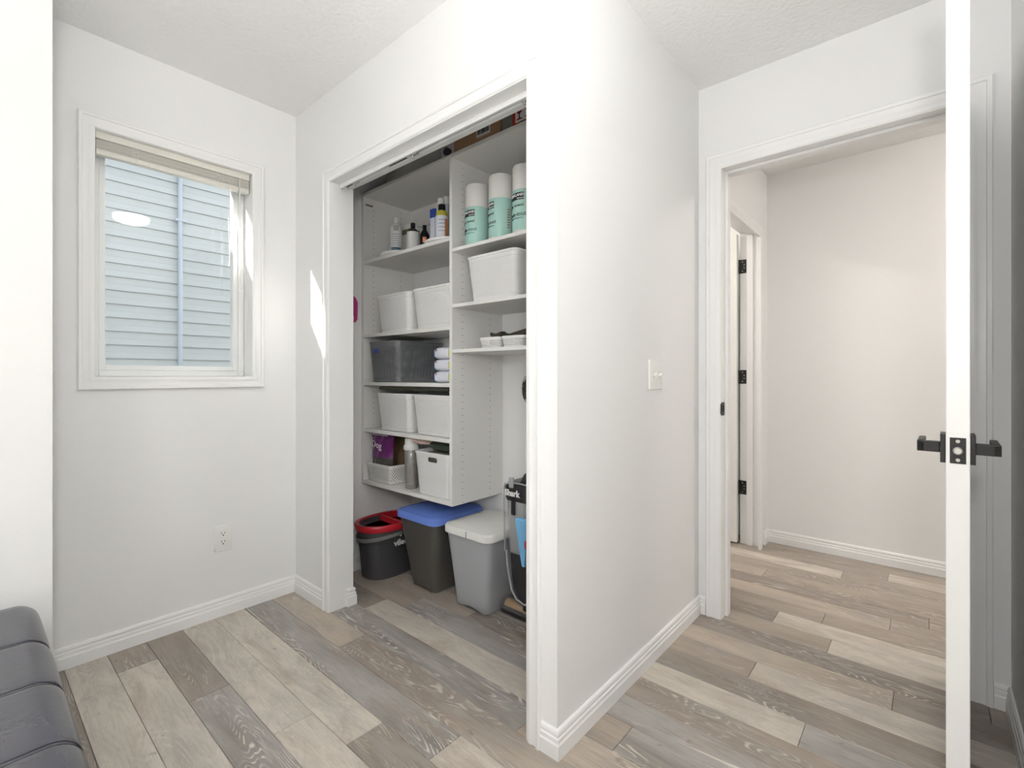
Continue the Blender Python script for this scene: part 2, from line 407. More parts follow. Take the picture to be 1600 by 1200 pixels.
# bifold track
tr = thing('bifold_track', (1.19, 1.516, 2.01), 'white metal bifold door track along the underside of the closet head', 'door track')
b = MB(); y0, y1 = .93, 2.10
b.box(1.176, 1.204, y0, y1, 2.0075, 2.0098); b.box(1.176, 1.1785, y0, y1, 1.990, 2.0080); b.box(1.2015, 1.204, y0, y1, 1.990, 2.0080)
b.box(1.1785, 1.183, y0, y1, 1.990, 1.9915); b.box(1.197, 1.2015, y0, y1, 1.990, 1.9915); b.to('rail', TRIM, tr)
for ya in (2.075, 1.98, 1.55, .97):
    b = MB(); b.box(1.183, 1.197, ya - .022, ya + .022, 1.986, 1.9905, .001); b.lathe((1.19, ya + .01, 1.978), [(.004, 0), (.004, .012)], 10); b.to('pivot_bracket', STEEL, tr)
for ya, yb in ((1.995, 2.07), (1.60, 1.72)):
    b = MB(); b.box(1.1885, 1.1915, ya, yb, 1.9895, 1.9915); b.to('slot_gap', DARK, tr)

# door openings: jambs, casings
b = MB(); b.box(2.262, 2.393, .710, .728, 0, 2.063); b.box(2.262, 2.393, -.113, -.095, 0, 2.063); b.box(2.262, 2.393, -.095, .710, 2.045, 2.063)
b.box(2.312, 2.352, .698, .710, 0, 2.045, .002); b.box(2.312, 2.352, -.095, -.083, 0, 2.045, .002); b.box(2.312, 2.352, -.083, .698, 2.033, 2.045, .002)
struct(b.to('trim_door_jamb', TRIM))
CASW = [(o * 1.25, d) for o, d in CAS]
b = MB(); b.sweep([(2.27, .7145, 0), (2.27, .7145, 2.0495), (2.27, -.0995, 2.0495), (2.27, -.0995, 0)], CASW, 'X', 1); struct(b.to('trim_door_casing', TRIM, smooth=True))
b = MB(); b.sweep([(2.385, .7145, 0), (2.385, .7145, 2.0495), (2.385, -.0995, 2.0495), (2.385, -.0995, 0)], CAS, 'x', -1); struct(b.to('trim_hall_casing', TRIM, smooth=True))
b = MB(); b.box(HX0 - .018, HX0, .812, .943, 0, 2.063); b.box(HX1, HX1 + .018, .812, .943, 0, 2.063); b.box(HX0, HX1, .812, .943, 2.045, 2.063)
b.box(HX0, HX0 + .012, .862, .900, 0, 2.045, .002); b.box(HX1 - .012, HX1, .862, .900, 0, 2.045, .002); b.box(HX0, HX1, .862, .900, 2.033, 2.045, .002)
struct(b.to('trim_far_door_jamb', TRIM))
b = MB(); b.sweep([(HX0 - .0045, .82, 0), (HX0 - .0045, .82, 2.0495), (HX1 + .0045, .82, 2.0495), (HX1 + .0045, .82, 0)], CASW, 'Y', -1); struct(b.to('trim_far_door_casing', TRIM, smooth=True))

# strike plate on near door jamb
st = thing('strike_plate', (2.29, .7095, .955), 'small black strike plate on the left jamb of the doorway', 'strike plate')
b = MB(); b.box(2.259, 2.300, .7075, .7098, .925, .985, .0008); b.to('plate', BLACKM, st)
b = MB(); b.box(2.250, 2.262, .704, .7098, .932, .978, .001); b.to('lip', BLACKM, st)
b = MB(); b.box(2.272, 2.288, .7068, .7076, .942, .968); b.to('latch_hole', DARK, st)

# open door leaf beside camera
d1 = bpy.data.objects.new('door_1', None); COL.objects.link(d1); struct(d1)
d1.location = (2.262, -.046, 0); d1.rotation_euler = (0, 0, R(-1.25))
LW, LT = .797, .040   # local: leaf runs along -X, left face at y=0, thickness to -y
b = MB(); b.box(-LW, 0, -LT, 0, .010, 2.035, .0015, 1); b.to('door_leaf', DOORM, d1, local=True)
for s in (0, 1):
    yb = 0 if s == 0 else -LT; dy = 1 if s == 0 else -1
    hx = -LW + .060; hz = .938
    def bx(b, xa, xb, ya, yc, za, zb, bev): b.box(xa, xb, min(yb + dy * ya, yb + dy * yc), max(yb + dy * ya, yb + dy * yc), za, zb, bev)
    b = MB(); bx(b, hx - .033, hx + .033, .0003, .010, hz - .033, hz + .033, .001); ro = b.to('handle_rose', BLACKM, d1, local=True)
    b = MB(); bx(b, hx - .010, hx + .010, .010, .052, hz - .0125, hz + .0125, .0015); bx(b, hx - .010, hx + .115, .038, .052, hz - .0125, hz + .0125, .002); b.to('lever', BLACKM, d1, local=True)
b = MB(); b.box(-LW - .0015, -LW + .001, -LT / 2 - .0135, -LT / 2 + .0135, hz - .029, hz + .029, .0006); lp = b.to('latch_plate', BLACKM, d1, local=True)
b = MB(); b.lathe((-LW - .0012, -LT / 2, hz), [(.0085, 0), (.0085, -.008), (.006, -.011)], 16, 'x'); b.to('latch_bolt', STEEL, d1, local=True, smooth=True)
for dz in (.021, -.021):
    b = MB(); b.lathe((-LW - .0012, -LT / 2, hz + dz), [(.0042, 0), (.0036, -.0012), (.0016, -.0012), (.0012, -.0004)], 12, 'x'); b.to('screw', STEEL, d1, local=True)
for hz2 in (.27, 1.03, 1.80):
    b = MB(); b.lathe((.004, -LT + -.004, hz2 - .045), [(.006, 0), (.006, .09)], 10); b.to('hinge', BLACKM, d1, local=True)

# far door (hinged in hall's left wall)
d2 = bpy.data.objects.new('door_2', None); COL.objects.link(d2); struct(d2); d2.location = (HX1 - .004, .950, 0)
b = MB(); b.box(HX1 - .044, HX1 - .008, .952, .952 + .76, .012, 2.035, .0015, 1); b.to('door_leaf', DOORM, d2)
for hz2 in (1.825, 1.098, .370):
    b = MB(); b.box(HX1 - .0030, HX1 - .0002, .904, .942, hz2 - .045, hz2 + .045, .001, 1)
    b.lathe((HX1 - .006, .9455, hz2 - .045), [(.0065, 0), (.0065, .09)], 12); hg = b.to('hinge', BLACKM, d2)
    b = MB()
    for q in (-.03, -.01, .01, .03): b.lathe((HX1 - .0031, .918 + (.01 if abs(q) > .02 else 0), hz2 + q), [(.0035, 0), (.003, -.0006)], 8, 'x')
    b.to('screw', STEEL, hg)
b = MB(); b.box(HX1 - .046, HX1 - .006, .955 + .60, .955 + .63, .9, .93, .002); b.to('handle_rose', BLACKM, d2)

# ------------------------------------------------------------------ window
win = bpy.data.objects.new('window_1', None); COL.objects.link(win); struct(win); win.location = (.63, 2.56, 1.1)
b = MB(); b.sweep([(WX0 + .001, 2.466, WZ0 + .001), (WX0 + .001, 2.466, WZ1 - .001), (WX1 - .001, 2.466, WZ1 - .001), (WX1 - .001, 2.466, WZ0 + .001)], CAS, 'Y', 1, True)
b.to('casing', TRIM, win, smooth=True)
b = MB(); t = .012  # jamb extension
b.box(WX0, WX0 + .002, 2.455, 2.562, WZ0, WZ1); b.box(WX1 - .002, WX1, 2.455, 2.562, WZ0, WZ1)
b.box(WX0, WX1, 2.455, 2.562, WZ0, WZ0 + .002); b.box(WX0, WX1, 2.455, 2.562, WZ1 - .002, WZ1); b.to('jamb_liner', TRIM, win)
def frame(bm, x0, x1, z0, z1, y0, y1, w_, bev=.002):
    bm.box(x0, x0 + w_, y0, y1, z0, z1, bev, 1); bm.box(x1 - w_, x1, y0, y1, z0, z1, bev, 1)
    bm.box(x0 + w_, x1 - w_, y0, y1, z0, z0 + w_, bev, 1); bm.box(x0 + w_, x1 - w_, y0, y1, z1 - w_, z1, bev, 1)
b = MB(); frame(b, WX0 + .002, WX1 - .002, WZ0 + .002, WZ1 - .002, 2.562, 2.612, .026); b.to('window_frame', VINYL, win)
b = MB(); frame(b, WX0 + .028, WX1 - .028, WZ0 + .028, WZ1 - .028, 2.568, 2.606, .022); sash = b.to('sash', VINYL, win)
b = MB(); b.box(WX0 + .046, WX1 - .046, 2.590, 2.594, WZ0 + .046, WZ1 - .046); b.to('pane', GLASS, sash)
# unseen rear window, added to let in soft fill daylight
w2 = bpy.data.objects.new('fill_window', None); COL.objects.link(w2); struct(w2); w2.location = (-2.46, 1.0, .75)
b = MB()
for ya, yb in ((.15, .20), (1.83, 1.88), (.99, 1.04)): b.box(-2.50, -2.44, ya, yb, .75, 2.10, .002, 1)
b.box(-2.50, -2.44, .20, 1.83, .75, .80, .002, 1); b.box(-2.50, -2.44, .20, 1.83, 2.05, 2.10, .002, 1); b.to('window_frame', VINYL, w2)
b = MB(); b.box(-2.472, -2.468, .2, 1.83, .8, 2.05); b.to('pane', GLASS, w2)
b = MB(); b.sweep([(-2.40, .15, .75), (-2.40, .15, 2.10), (-2.40, 1.88, 2.10), (-2.40, 1.88, .75)], CAS, 'x', 1, True); b.to('casing', TRIM, w2)

# blind
bl = thing('window_blind', (.634, 2.50, 2.075), 'off-white horizontal blind pulled up to the top of the window', 'blind')
bx0, bx1 = WX0 + .006, WX1 - .006
b = MB(); b.box(bx0, bx1, 2.480, 2.512, 2.046, 2.0755, .0015, 1); b.to('headrail', BLIND, bl)
proto = None
for i in range(14):
    z = 2.0440 - i * .0026
    if proto is None:
        b = MB(); pr = []
        for q in range(7):
            a = -1 + 2 * q / 6; pr.append((bx0 + .002, 2.494 + a * .0125, z - .0016 * a * a))
        low = [(p[0], p[1], p[2] - .0016) for p in reversed(pr)]
        ring = pr + low
        b.loops([ring, [(bx1 - .002, p[1], p[2]) for p in ring]]); proto = b.to('slat', BLIND, bl, smooth=True)
    else:
        o = proto.copy(); COL.objects.link(o); o.location = (0, random.uniform(-.0015, .0015), -i * .0026)
b = MB(); b.box(bx0 + .002, bx1 - .002, 2.480, 2.510, 1.984, 2.006, .003); b.to('bottom_rail', BLIND, bl, smooth=True)
for xc in (.475, .790):
    b = MB()
    for j in range(26):
        z = random.uniform(1.985, 2.042); x = xc + random.uniform(-.010, .010); h2 = random.uniform(.004, .010)
        b.tube([(x - h2, 2.482, z), (x, 2.4775, z + random.uniform(-.004, .004)), (x + h2, 2.482, z + random.uniform(-.003, .003))], .0009, 5)
    b.tube([(xc - .009, 2.481, 2.045), (xc - .010, 2.479, 2.01), (xc - .007, 2.481, 1.984)], .001, 5); b.tube([(xc + .010, 2.481, 2.045), (xc + .009, 2.479, 2.01), (xc + .008, 2.481, 1.984)], .001, 5)
    b.to('ladder_cord', CORD, bl)
b = MB(); b.tube([(.872, 2.474, 2.04), (.872, 2.473, 1.95), (.873, 2.473, 1.52)], .0042, 8); b.to('wand', clearish('clear_wand', (240, 240, 240), .55, .2), bl, smooth=True)
b = MB()
for k, off in enumerate((0, .008)):
    pts = [(.822 + off + .016 * math.sin(t_ * 2.2 + k) * t_ ** 1.5 * .8, 2.476 + .01 * t_, 2.04 - (2.04 - 1.62) * t_) for t_ in [i / 14 for i in range(15)]]
    b.tube(pts, .0011, 6)
b.to('lift_cord', CORD, bl)
b = MB()
pts = [(.90 + .018 * math.sin(3 * t_), 2.50, 1.62 - .40 * t_) for t_ in [i / 8 for i in range(9)]] + [(.905, 2.51, 1.14), (.88, 2.52, 1.107), (.80, 2.52, 1.1045), (.68, 2.53, 1.1045), (.56, 2.52, 1.106), (.52, 2.50, 1.1045), (.58, 2.485, 1.1045)]
pts = [(.862, 2.478, 1.98), (.868, 2.482, 1.8)] + pts
b.tube(pts, .0012, 6); b.to('cord_loop', CORD, bl)

# ------------------------------------------------------------------ neighbour's house
NY = 4.60
nh = thing('neighbour_house', (0, NY, -1.2), 'pale blue-grey vinyl sided house wall seen through the window', 'house')
b = MB(); b.box(-5, 5.0, NY + .012, NY + 4.0, -1.2, 4.08); b.to('wall_body', SIDING, nh)
b = MB(); b.box(-5.06, 5.06, NY - .12, NY + 4.1, 4.08, 4.14); b.to('eave', VINYL, nh)
b = MB(); b.box(-4.6, -2.215, NY - .12, NY - .07, 4.14, 5.6); b.to('sun_blocker', SIDING, nh)  # unseen slab above the eave, added to trim the sun patch indoors
b = MB(); zc = -.6; pt = [(0, NY + .012, zc), (0, NY - .010, zc), (0, NY - .010, zc + .010), (0, NY - .002, zc + .045), (0, NY - .002, zc + .052), (0, NY + .002, zc + .100), (0, NY + .012, zc + .101)]
b.loops([[(-5, p[1], p[2]) for p in pt], [(5.0, p[1], p[2]) for p in pt]])
sb = b.to('siding_board', SIDING, nh)
for i in range(1, 46):
    o = sb.copy(); COL.objects.link(o); o.location = (0, 0, i * .102)
cx_, cy_ = 0, 0
b = MB(); b.tube([(1.168, NY - .035, -1.0), (1.168, NY - .035, 4.0)], .017, 12); b.to('conduit', CONDUIT, nh, smooth=True)
for z in (2.36, .9, 3.7):
    b = MB(); b.box(1.128, 1.208, NY - .055, NY - .008, z - .010, z + .010, .003); b.to('conduit_clamp', CONDUIT, nh)
b = MB(); b.box(-8, 8, 2.9, 12, -1.3, -1.2); tag(b.to('side_yard', mat('gravel', (150, 146, 138), .9, bump=.5, bscale=20)), 'pale gravel side yard between the two houses', 'ground', kind='structure')
b = MB(); b.box(-2.6, 3.8, -2.8, 3.05, H + .3, H + .42); struct(b.to('ceiling_soffit', VINYL))

# ------------------------------------------------------------------ ceiling lamps
EM = {}
def dome(name, x, y, label, strength, color=(255, 246, 232), r=.125):
    t = thing(name, (x, y, H), label, 'ceiling light', None)
    b = MB(); b.lathe((x, y, H - .018), [(r + .012, .018), (r + .012, 0), (r, -.002)], 40); b.to('base_ring', TRIM, t, smooth=True)
    b = MB(); b.lathe((x, y, H - .0185), [(r - .002, 0), (r - .004, -.02), (r * .9, -.038), (r * .7, -.052), (r * .4, -.062), (.01, -.066)], 40)
    b.to('diffuser', mat('lit_diffuser_' + name, color, .4, emit=strength), t, smooth=True)
dome('ceiling_light', .93, .20, 'round flush ceiling light over the middle of the room', LAMP_ROOM, (252, 252, 251))
dome('ceiling_light', -1.5, .02, 'added wide flush ceiling light for fill, unseen behind the viewer', FILL_REAR, (252, 252, 251), .19)  # extra lamp out of view, added to even out the room light
dome('ceiling_light', 2.98, -1.0, 'round flush ceiling light in the hallway', LAMP_HALL, (255, 246, 238))
dome('ceiling_light', 2.75, 1.8, 'round flush ceiling light in the room behind the hall', LAMP_BACK, (255, 246, 236))

fl = thing('fill_uplight', (-.20, .0, 0), 'added uplight on a pole filling the room, unseen behind the viewer', 'fill light')  # added out of view to bounce fill light off the ceiling
b = MB(); b.lathe((-.20, .0, 0), [(.14, 0), (.14, .012), (.03, .03), (.012, .035)], 32); b.to('base', BLACKM, fl, smooth=True)
b = MB(); b.lathe((-.20, .0, .03), [(.012, 0), (.012, 1.64)], 16); b.to('pole', BLACKM, fl, smooth=True)
b = MB(); b.lathe((-.20, .0, 1.66), [(.02, 0), (.10, .03), (.17, .10), (.166, .10), (.10, .036), (.02, .008)], 36); b.to('lamp_shade', BLACKM, fl, smooth=True)
b = MB(); b.lathe((-.20, .0, 1.705), [(.09, 0), (.125, .026), (.02, .034)], 32); b.to('bulb', mat('lit_fill_uplight', (252, 252, 251), .4, emit=FILL_UPLIGHT), fl, smooth=True)

sn_ = thing('fill_globe', (-.09, -.204, 1.42), 'added fill light globe on the right wall, unseen beside the viewer', 'wall light')  # added out of view as frontal fill for closet and door corner
b = MB(); b.lathe((-.09, -.204, 1.42), [(.05, 0), (.05, .008), (.02, .012), (.018, .014)], 28, 'y'); b.to('wall_plate', STEEL, sn_, smooth=True)
b = MB(); b.lathe((-.09, -.130, 1.42), [(.010, -.068)] + [(.068 * math.sin(R(a)), -.068 * math.cos(R(a))) for a in range(15, 180, 15)] + [(.003, .068)], 28); b.to('globe', mat('lit_fill_globe', (253, 251, 250), .4, emit=FILL_GLOBE), sn_, smooth=True)

# ------------------------------------------------------------------ outlet and switch
ou = thing('wall_outlet', (.7965, 2.4655, .357), 'white duplex electrical outlet on the wall below the window', 'outlet')
b = MB(); b.box(.7615, .8315, 2.4595, 2.4658, .2995, .4145, .002); b.to('cover_plate', PLATE, ou, smooth=True)
for dz in (.0195, -.0195):
    b = MB(); b.rloft([(0, 0, 0, .0165, .0145, .012), (0, 0, .003, .0160, .014, .012)], 5)
    bmesh.ops.transform(b.bm, matrix=Matrix.Translation((.7965, 2.4597, .357 + dz)) @ Matrix.Rotation(R(90), 4, 'X'), verts=b.bm.verts)
    rc = b.to('receptacle', PLATE, ou, smooth=True)
    b = MB(); b.box(.7895, .7915, 2.4555, 2.4568, .357 + dz, .357 + dz + .0085); b.box(.8015, .8035, 2.4555, 2.4568, .357 + dz + .001, .357 + dz + .0085)
    b.lathe((.7965, 2.4565, .357 + dz - .0065), [(.0028, 0), (.0028, -.001)], 10, 'y'); b.to('slots', DARK, rc)
sw = thing('light_switch', (1.792, .8135, 1.110), 'white two-gang toggle light switch near the door', 'light switch')
b = MB(); b.box(1.734, 1.850, .8078, .8138, 1.0525, 1.1675, .002); b.to('cover_plate', PLATE, sw, smooth=True)
for dx in (-.023, .023):
    b = MB(); b.box(1.792 + dx - .006, 1.792 + dx + .006, .8055, .8079, 1.097, 1.123); tg = b.to('toggle_slot', mat('slot_grey', (214, 214, 210), .5), sw)
    b = MB(); b.box(-.0045, .0045, -.014, .001, -.005, .005, .001, mtx=Matrix.Translation((1.792 + dx, .8062, 1.108)) @ Matrix.Rotation(R(-24), 4, 'X')); b.to('toggle', PLATE, tg)

# ------------------------------------------------------------------ bench
be = thing('leather_bench', (-.16, 1.2, 0), 'dark grey leather bench with stitched top against the left wall', 'bench')
seams = [1.935, 1.655, 1.412, 1.160, .905, .65, .40]
bxa, bxb, zt = -.46, .150, .462
b = MB(); rings = []; ny = 97
prof = []
for k in range(9): a = R(90 * k / 8); prof.append((bxb - .045 + .045 * math.sin(a) if False else 0, 0))
ys = sorted(set([round(seams[-1] + (seams[0] - seams[-1]) * i / (ny - 1), 4) for i in range(ny)] + [round(q + o, 4) for q in seams[1:-1] for o in (-.014, -.0085, -.0055, -.003, 0, .003, .0055, .0085, .014)]))
def puff(y):
    d = min(abs(y - s) for s in seams); return -.0022 * math.exp(-(d / .007) ** 2) - .0010 * math.exp(-(d / .03) ** 2)
def sect(y, inset=0):
    pts = []; p_ = puff(y) - inset
    r = .05; xa, xb = bxa - p_, bxb + p_
    z0 = .19
    pts.append((xa, y, z0)); pts.append((xb, y, z0))
    for k in range(4): pts.append((xb, y, z0 + (zt - r - z0) * (k + 1) / 4 * .999))
    for k in range(1, 9):
        a = R(90 * k / 8); pts.append((xb - r + r * math.cos(a), y, zt - r + r * math.sin(a) + p_))
    for k in range(1, 9):
        pts.append((xb - r + (xa + r - xb + r) * k / 9, y, zt + p_))
    for k in range(8):
        a = R(90 - 90 * k / 8); pts.append((xa + r - r * math.cos(a), y, zt - r + r * math.sin(a) + p_))
    return pts
rings = [sect(seams[-1] - .0, .03)] + [sect(y) for y in ys] 
e = sect(seams[0]); 
for yy, ins in ((.006, .003), (.012, .010), (.016, .022), (.018, .04)):
    q = sect(seams[0], ins); rings.append([(p[0], seams[0] - .008 + yy, p[2]) for p in q])
b.loops(rings); b.to('upholstery', LEATHER, be, smooth=True)
for s_ in seams[1:-1]:
    for o_ in (-.0055, .0055):
        b = MB(); q = sect(s_ + o_)[1:]; b.tube([(p[0] + .0006, p[1], p[2] + .0003) for p in q], .0006, 5); b.to('seam', STITCH, be)
b = MB(); b.box(bxa + .02, bxb - .02, seams[-1] + .02, seams[0] - .02, .06, .192); b.to('base', mat('bench_base', (44, 44, 46), .6), be)
for x in (bxa + .05, bxb - .05):
    for y in (seams[-1] + .06, seams[0] - .06):
        b = MB(); b.box(x - .025, x + .025, y - .025, y + .025, 0, .062, .004); b.to('leg', mat('bench_leg', (34, 30, 28), .5), be)
b = MB(); b.box(-.10, -.04, 1.50, 1.503, 0, .001); b.bm.clear()

# ------------------------------------------------------------------ closet shelving
FX, BX, YL, YD, YR = 1.515, 1.867, 2.464, 1.690, .931
su = thing('closet_shelving', (1.69, 1.7, .49), 'white melamine shelving unit hung inside the closet', 'shelving')
def sp(name, x0, x1, y0, y1, z0, z1): b = MB(); b.box(x0, x1, y0, y1, z0, z1, .0008, 1); return b.to(name, SHELF, su)
sp('side_panel', FX, BX, YL - .019, YL, .49, 2.131)
sp('divider', FX, BX, YD, YD + .019, .49, 2.131)
sp('side_panel', FX, BX, YR, YR + .019, .90, 2.131)
sp('top_shelf', FX, BX, YR, YL, 2.131, 2.150)
LSH = [1.763, 1.342, 1.070, .805, .509]
for z in LSH: sp('shelf', FX + .001, BX, YD + .0195, YL - .0195, z - .019, z)
RSH = [1.704, 1.441, 1.229]
for z in RSH: sp('shelf', FX + .001, BX, YR + .0195, YD - .0005, z - .016, z)
sp('back_rail', BX - .016, BX, YD + .0195, YL - .0195, 2.02, 2.131)
sp('back_rail', BX - .016, BX, YR + .0195, YD - .0005, 2.04, 2.131)
def holes(y, sgn, zs):
    b = MB()
    for x in (FX + .067, FX + .258):
        for z in zs:
            b.lathe((x, y, z), [(.0024, 0), (.0024, sgn * .0004)], 6, 'y')
    o = b.to('pin_holes', DARK, su); o['kind'] = 'stuff'
zz = [.50 + .032 * i for i in range(51)]
holes(YD, -1, [z for z in zz if not any(s - .02 < z < s + .004 for s in RSH)])
holes(YL - .019, -1, [z for z in zz if not any(s - .022 < z < s + .004 for s in LSH)])
b = MB(); b.box(FX + .015, FX + .062, YL - .0205, YL - .0188, 2.085, 2.094); b.to('bracket_slot', mat('slot_shadow', (120, 118, 112), .8), su)

# ------------------------------------------------------------------ perforated bins
def bin_(loc, label, m, mp, w_=.30, d_=.32, h_=.205, tp=.016, group=None, holemargin=(.018, .022), nm='storage_bin', hole=None, r=.03, lip=.004):
    """loc = front-centre at base; width along Y, depth to +X"""
    x, y, z = loc
    t = thing(nm, (x + d_ / 2, y, z), label, 'storage bin' if nm == 'storage_bin' else 'basket', group)
    cx = x + d_ / 2; th = .0022
    hx0, hy0, hx1, hy1 = d_ / 2 - tp, w_ / 2 - tp, d_ / 2, w_ / 2
    def S(f, ins, zz_): return (cx, y, zz_, hx0 + (hx1 - hx0) * f - ins, hy0 + (hy1 - hy0) * f - ins, max(r - ins, .004))
    n = 8
    secs = [S(0, .004, z + .0005), S(.01, 0, z + .003)] + [S(i / n, 0, z + .003 + (h_ - .014) * i / n) for i in range(1, n + 1)]
    secs += [S(1, -lip, z + h_ - .010), S(1, -lip, z + h_ - .001), S(1, -lip + .001, z + h_), S(1, th, z + h_), S(1, th, z + h_ - .011)]
    secs += [S(i / n, th, z + .004 + (h_ - .016) * i / n) for i in range(n, -1, -1)]
    b = MB(); b.rloft(secs, 6)
    hm0, hm1 = holemargin
    o = b.to('body', mp, t, smooth=True, holes=lambda c: 1.0 if hm0 < c.z < h_ - hm1 else 0.0)
    return t, o
g = 'white perforated storage bins'
BF = FX + .012
t0, _ = bin_((BF, 2.188, 1.342), 'white perforated bin beside the left panel, above the charcoal bin', PW, PW, group=g)
copy_thing(t0, (BF + .16, 1.866, 1.3425), 'white perforated bin against the divider, one shelf above the charcoal bin', g)
copy_thing(t0, (BF + .16, 2.188, .8055), 'white perforated bin beside the left panel, below the charcoal bin', g)
copy_thing(t0, (BF + .16, 1.866, .8055), 'white perforated bin against the divider, one shelf below the wet wipes', g)
copy_thing(t0, (BF + .16, 1.458, 1.4415), 'white perforated bin directly below the paper towels', g)
t1, _ = bin_((BF, 2.275, 1.070), 'charcoal perforated bin beside the wet wipes', PD, PD, w_=.275, d_=.33, h_=.225, tp=.014)
LBL = mat('blue_print', (58, 70, 160), .5)
b = MB(); b.rloft([(0, 0, 0, .022, .012, .008), (0, 0, .0012, .0215, .0115, .008)], 3)
b.bm.transform(Matrix.Translation((BF + .0005, 2.335, 1.245)) @ Matrix.Rotation(R(-90), 4, 'Y') @ Matrix.Rotation(R(90), 4, 'Z')); b.to('blue_label', LBL, t1)['label'] = 'blue oval label'
# things poking from bins
DK = mat('black_fabric', (40, 40, 40), .8, bump=.3, bscale=60)
def lump(name, cx, cy, cz, rx, ry, rz, m, label=None, cat=None, parent=None, group=None, amp=.18, seed=0):
    t = bmesh.new(); bmesh.ops.create_icosphere(t, subdivisions=3, radius=1)
    rnd = random.Random(seed); ph = [rnd.uniform(0, 6.28) for _ in range(6)]
    for v in t.verts:
        c = v.co.copy(); k = 1 + amp * (math.sin(3 * c.x + ph[0]) * math.cos(4 * c.y + ph[1]) + .5 * math.sin(7 * c.z + 5 * c.x + ph[2]))
        q = lambda a: math.copysign(abs(a) ** .7, a)
        v.co = Vector((q(c.x) * rx * k + cx, q(c.y) * ry * k + cy, max(-1, q(c.z) * k) * rz + cz))
    b = MB(); b.add(t); o = b.to(name, m, parent, smooth=True)
    if label: tag(o, label, cat, group)
    return o
lump('black_cloth', BF + .12, 2.045, 1.532, .07, .022, .020, DK, 'black cloth showing over the rim of the bin by the left panel', 'cloth', seed=3)
lump('folded_cloth', BF + .15, 1.79, 1.535, .10, .06, .024, mat('grey_cloth', (150, 148, 144), .8), 'grey cloth showing over the rim of the bin against the divider', 'cloth', seed=5)
b = MB(); b.box(BF + .01, BF + .30, 1.745, 2.32, 1.0285, 1.0475, .003); tag(b.to('dark_folded_sheet', mat('olive_sheet', (64, 66, 52), .7, bump=.3, bscale=30)), 'dark olive sheet laid over the two bins below the charcoal bin', 'sheet')

# wet wipes
wp = []
WIPE = mat('wipe_film', (226, 228, 238), .3, bump=.15, bscale=25); TEAL = mat('wipe_blue', (60, 120, 180), .35); LIME = mat('wipe_lime', (196, 214, 110), .4); REDP = mat('wipe_red', (186, 60, 70), .4)
GP = mat('grey_print', (120, 124, 150), .6)
def wipes(z, label):
    yc, xc = 1.800, BF + .115
    t = thing('wet_wipes_pack', (xc, yc, z), label, 'wet wipes', 'wet wipes stacked by the divider')
    b = MB(); x0, x1 = BF + .015, BF + .215; secs = []
    for i, (f, hw, hh) in enumerate(((0, .030, .012), (.03, .055, .022), (.10, .062, .0285), (.90, .062, .0285), (.97, .055, .022), (1, .030, .012))):
        x = x0 + (x1 - x0) * f; ring = []
        for k in range(20):
            a = 2 * math.pi * k / 20; ca, sa = math.cos(a), math.sin(a)
            ring.append((x, yc + hw * math.copysign(abs(ca) ** .45, ca), z + .0292 + hh * math.copysign(abs(sa) ** .45, sa)))
        secs.append(ring)
    b.loops(secs); b.to('pack', WIPE, t, smooth=True)
    b = MB(); b.box(x0 + .006, x0 + .03, yc + .052, yc + .0625, z + .008, z + .048, .004); b.to('blue_edge', TEAL, t)['label'] = 'blue printed edge'
    b = MB(); b.box(x0 + .0035, x0 + .010, yc - .061, yc - .046, z + .012, z + .046, .003); b.to('lime_edge', LIME, t)['label'] = 'lime printed edge'
    b = MB(); b.lathe((x0 + .003, yc + .038, z + .042), [(.006, 0), (.006, -.0008)], 12, 'x'); b.to('red_mark', REDP, t)
    b = MB(); b.box(x0 + .0005, x0 + .003, yc - .028, yc + .022, z + .027, z + .0315); b.to('print_line', GP, t)
    return t
wipes(1.0705, 'wet wipes pack at the bottom of the stack of three')
wipes(1.1292, 'wet wipes pack in the middle of the stack of three')
wipes(1.1879, 'wet wipes pack on top of the stack of three')

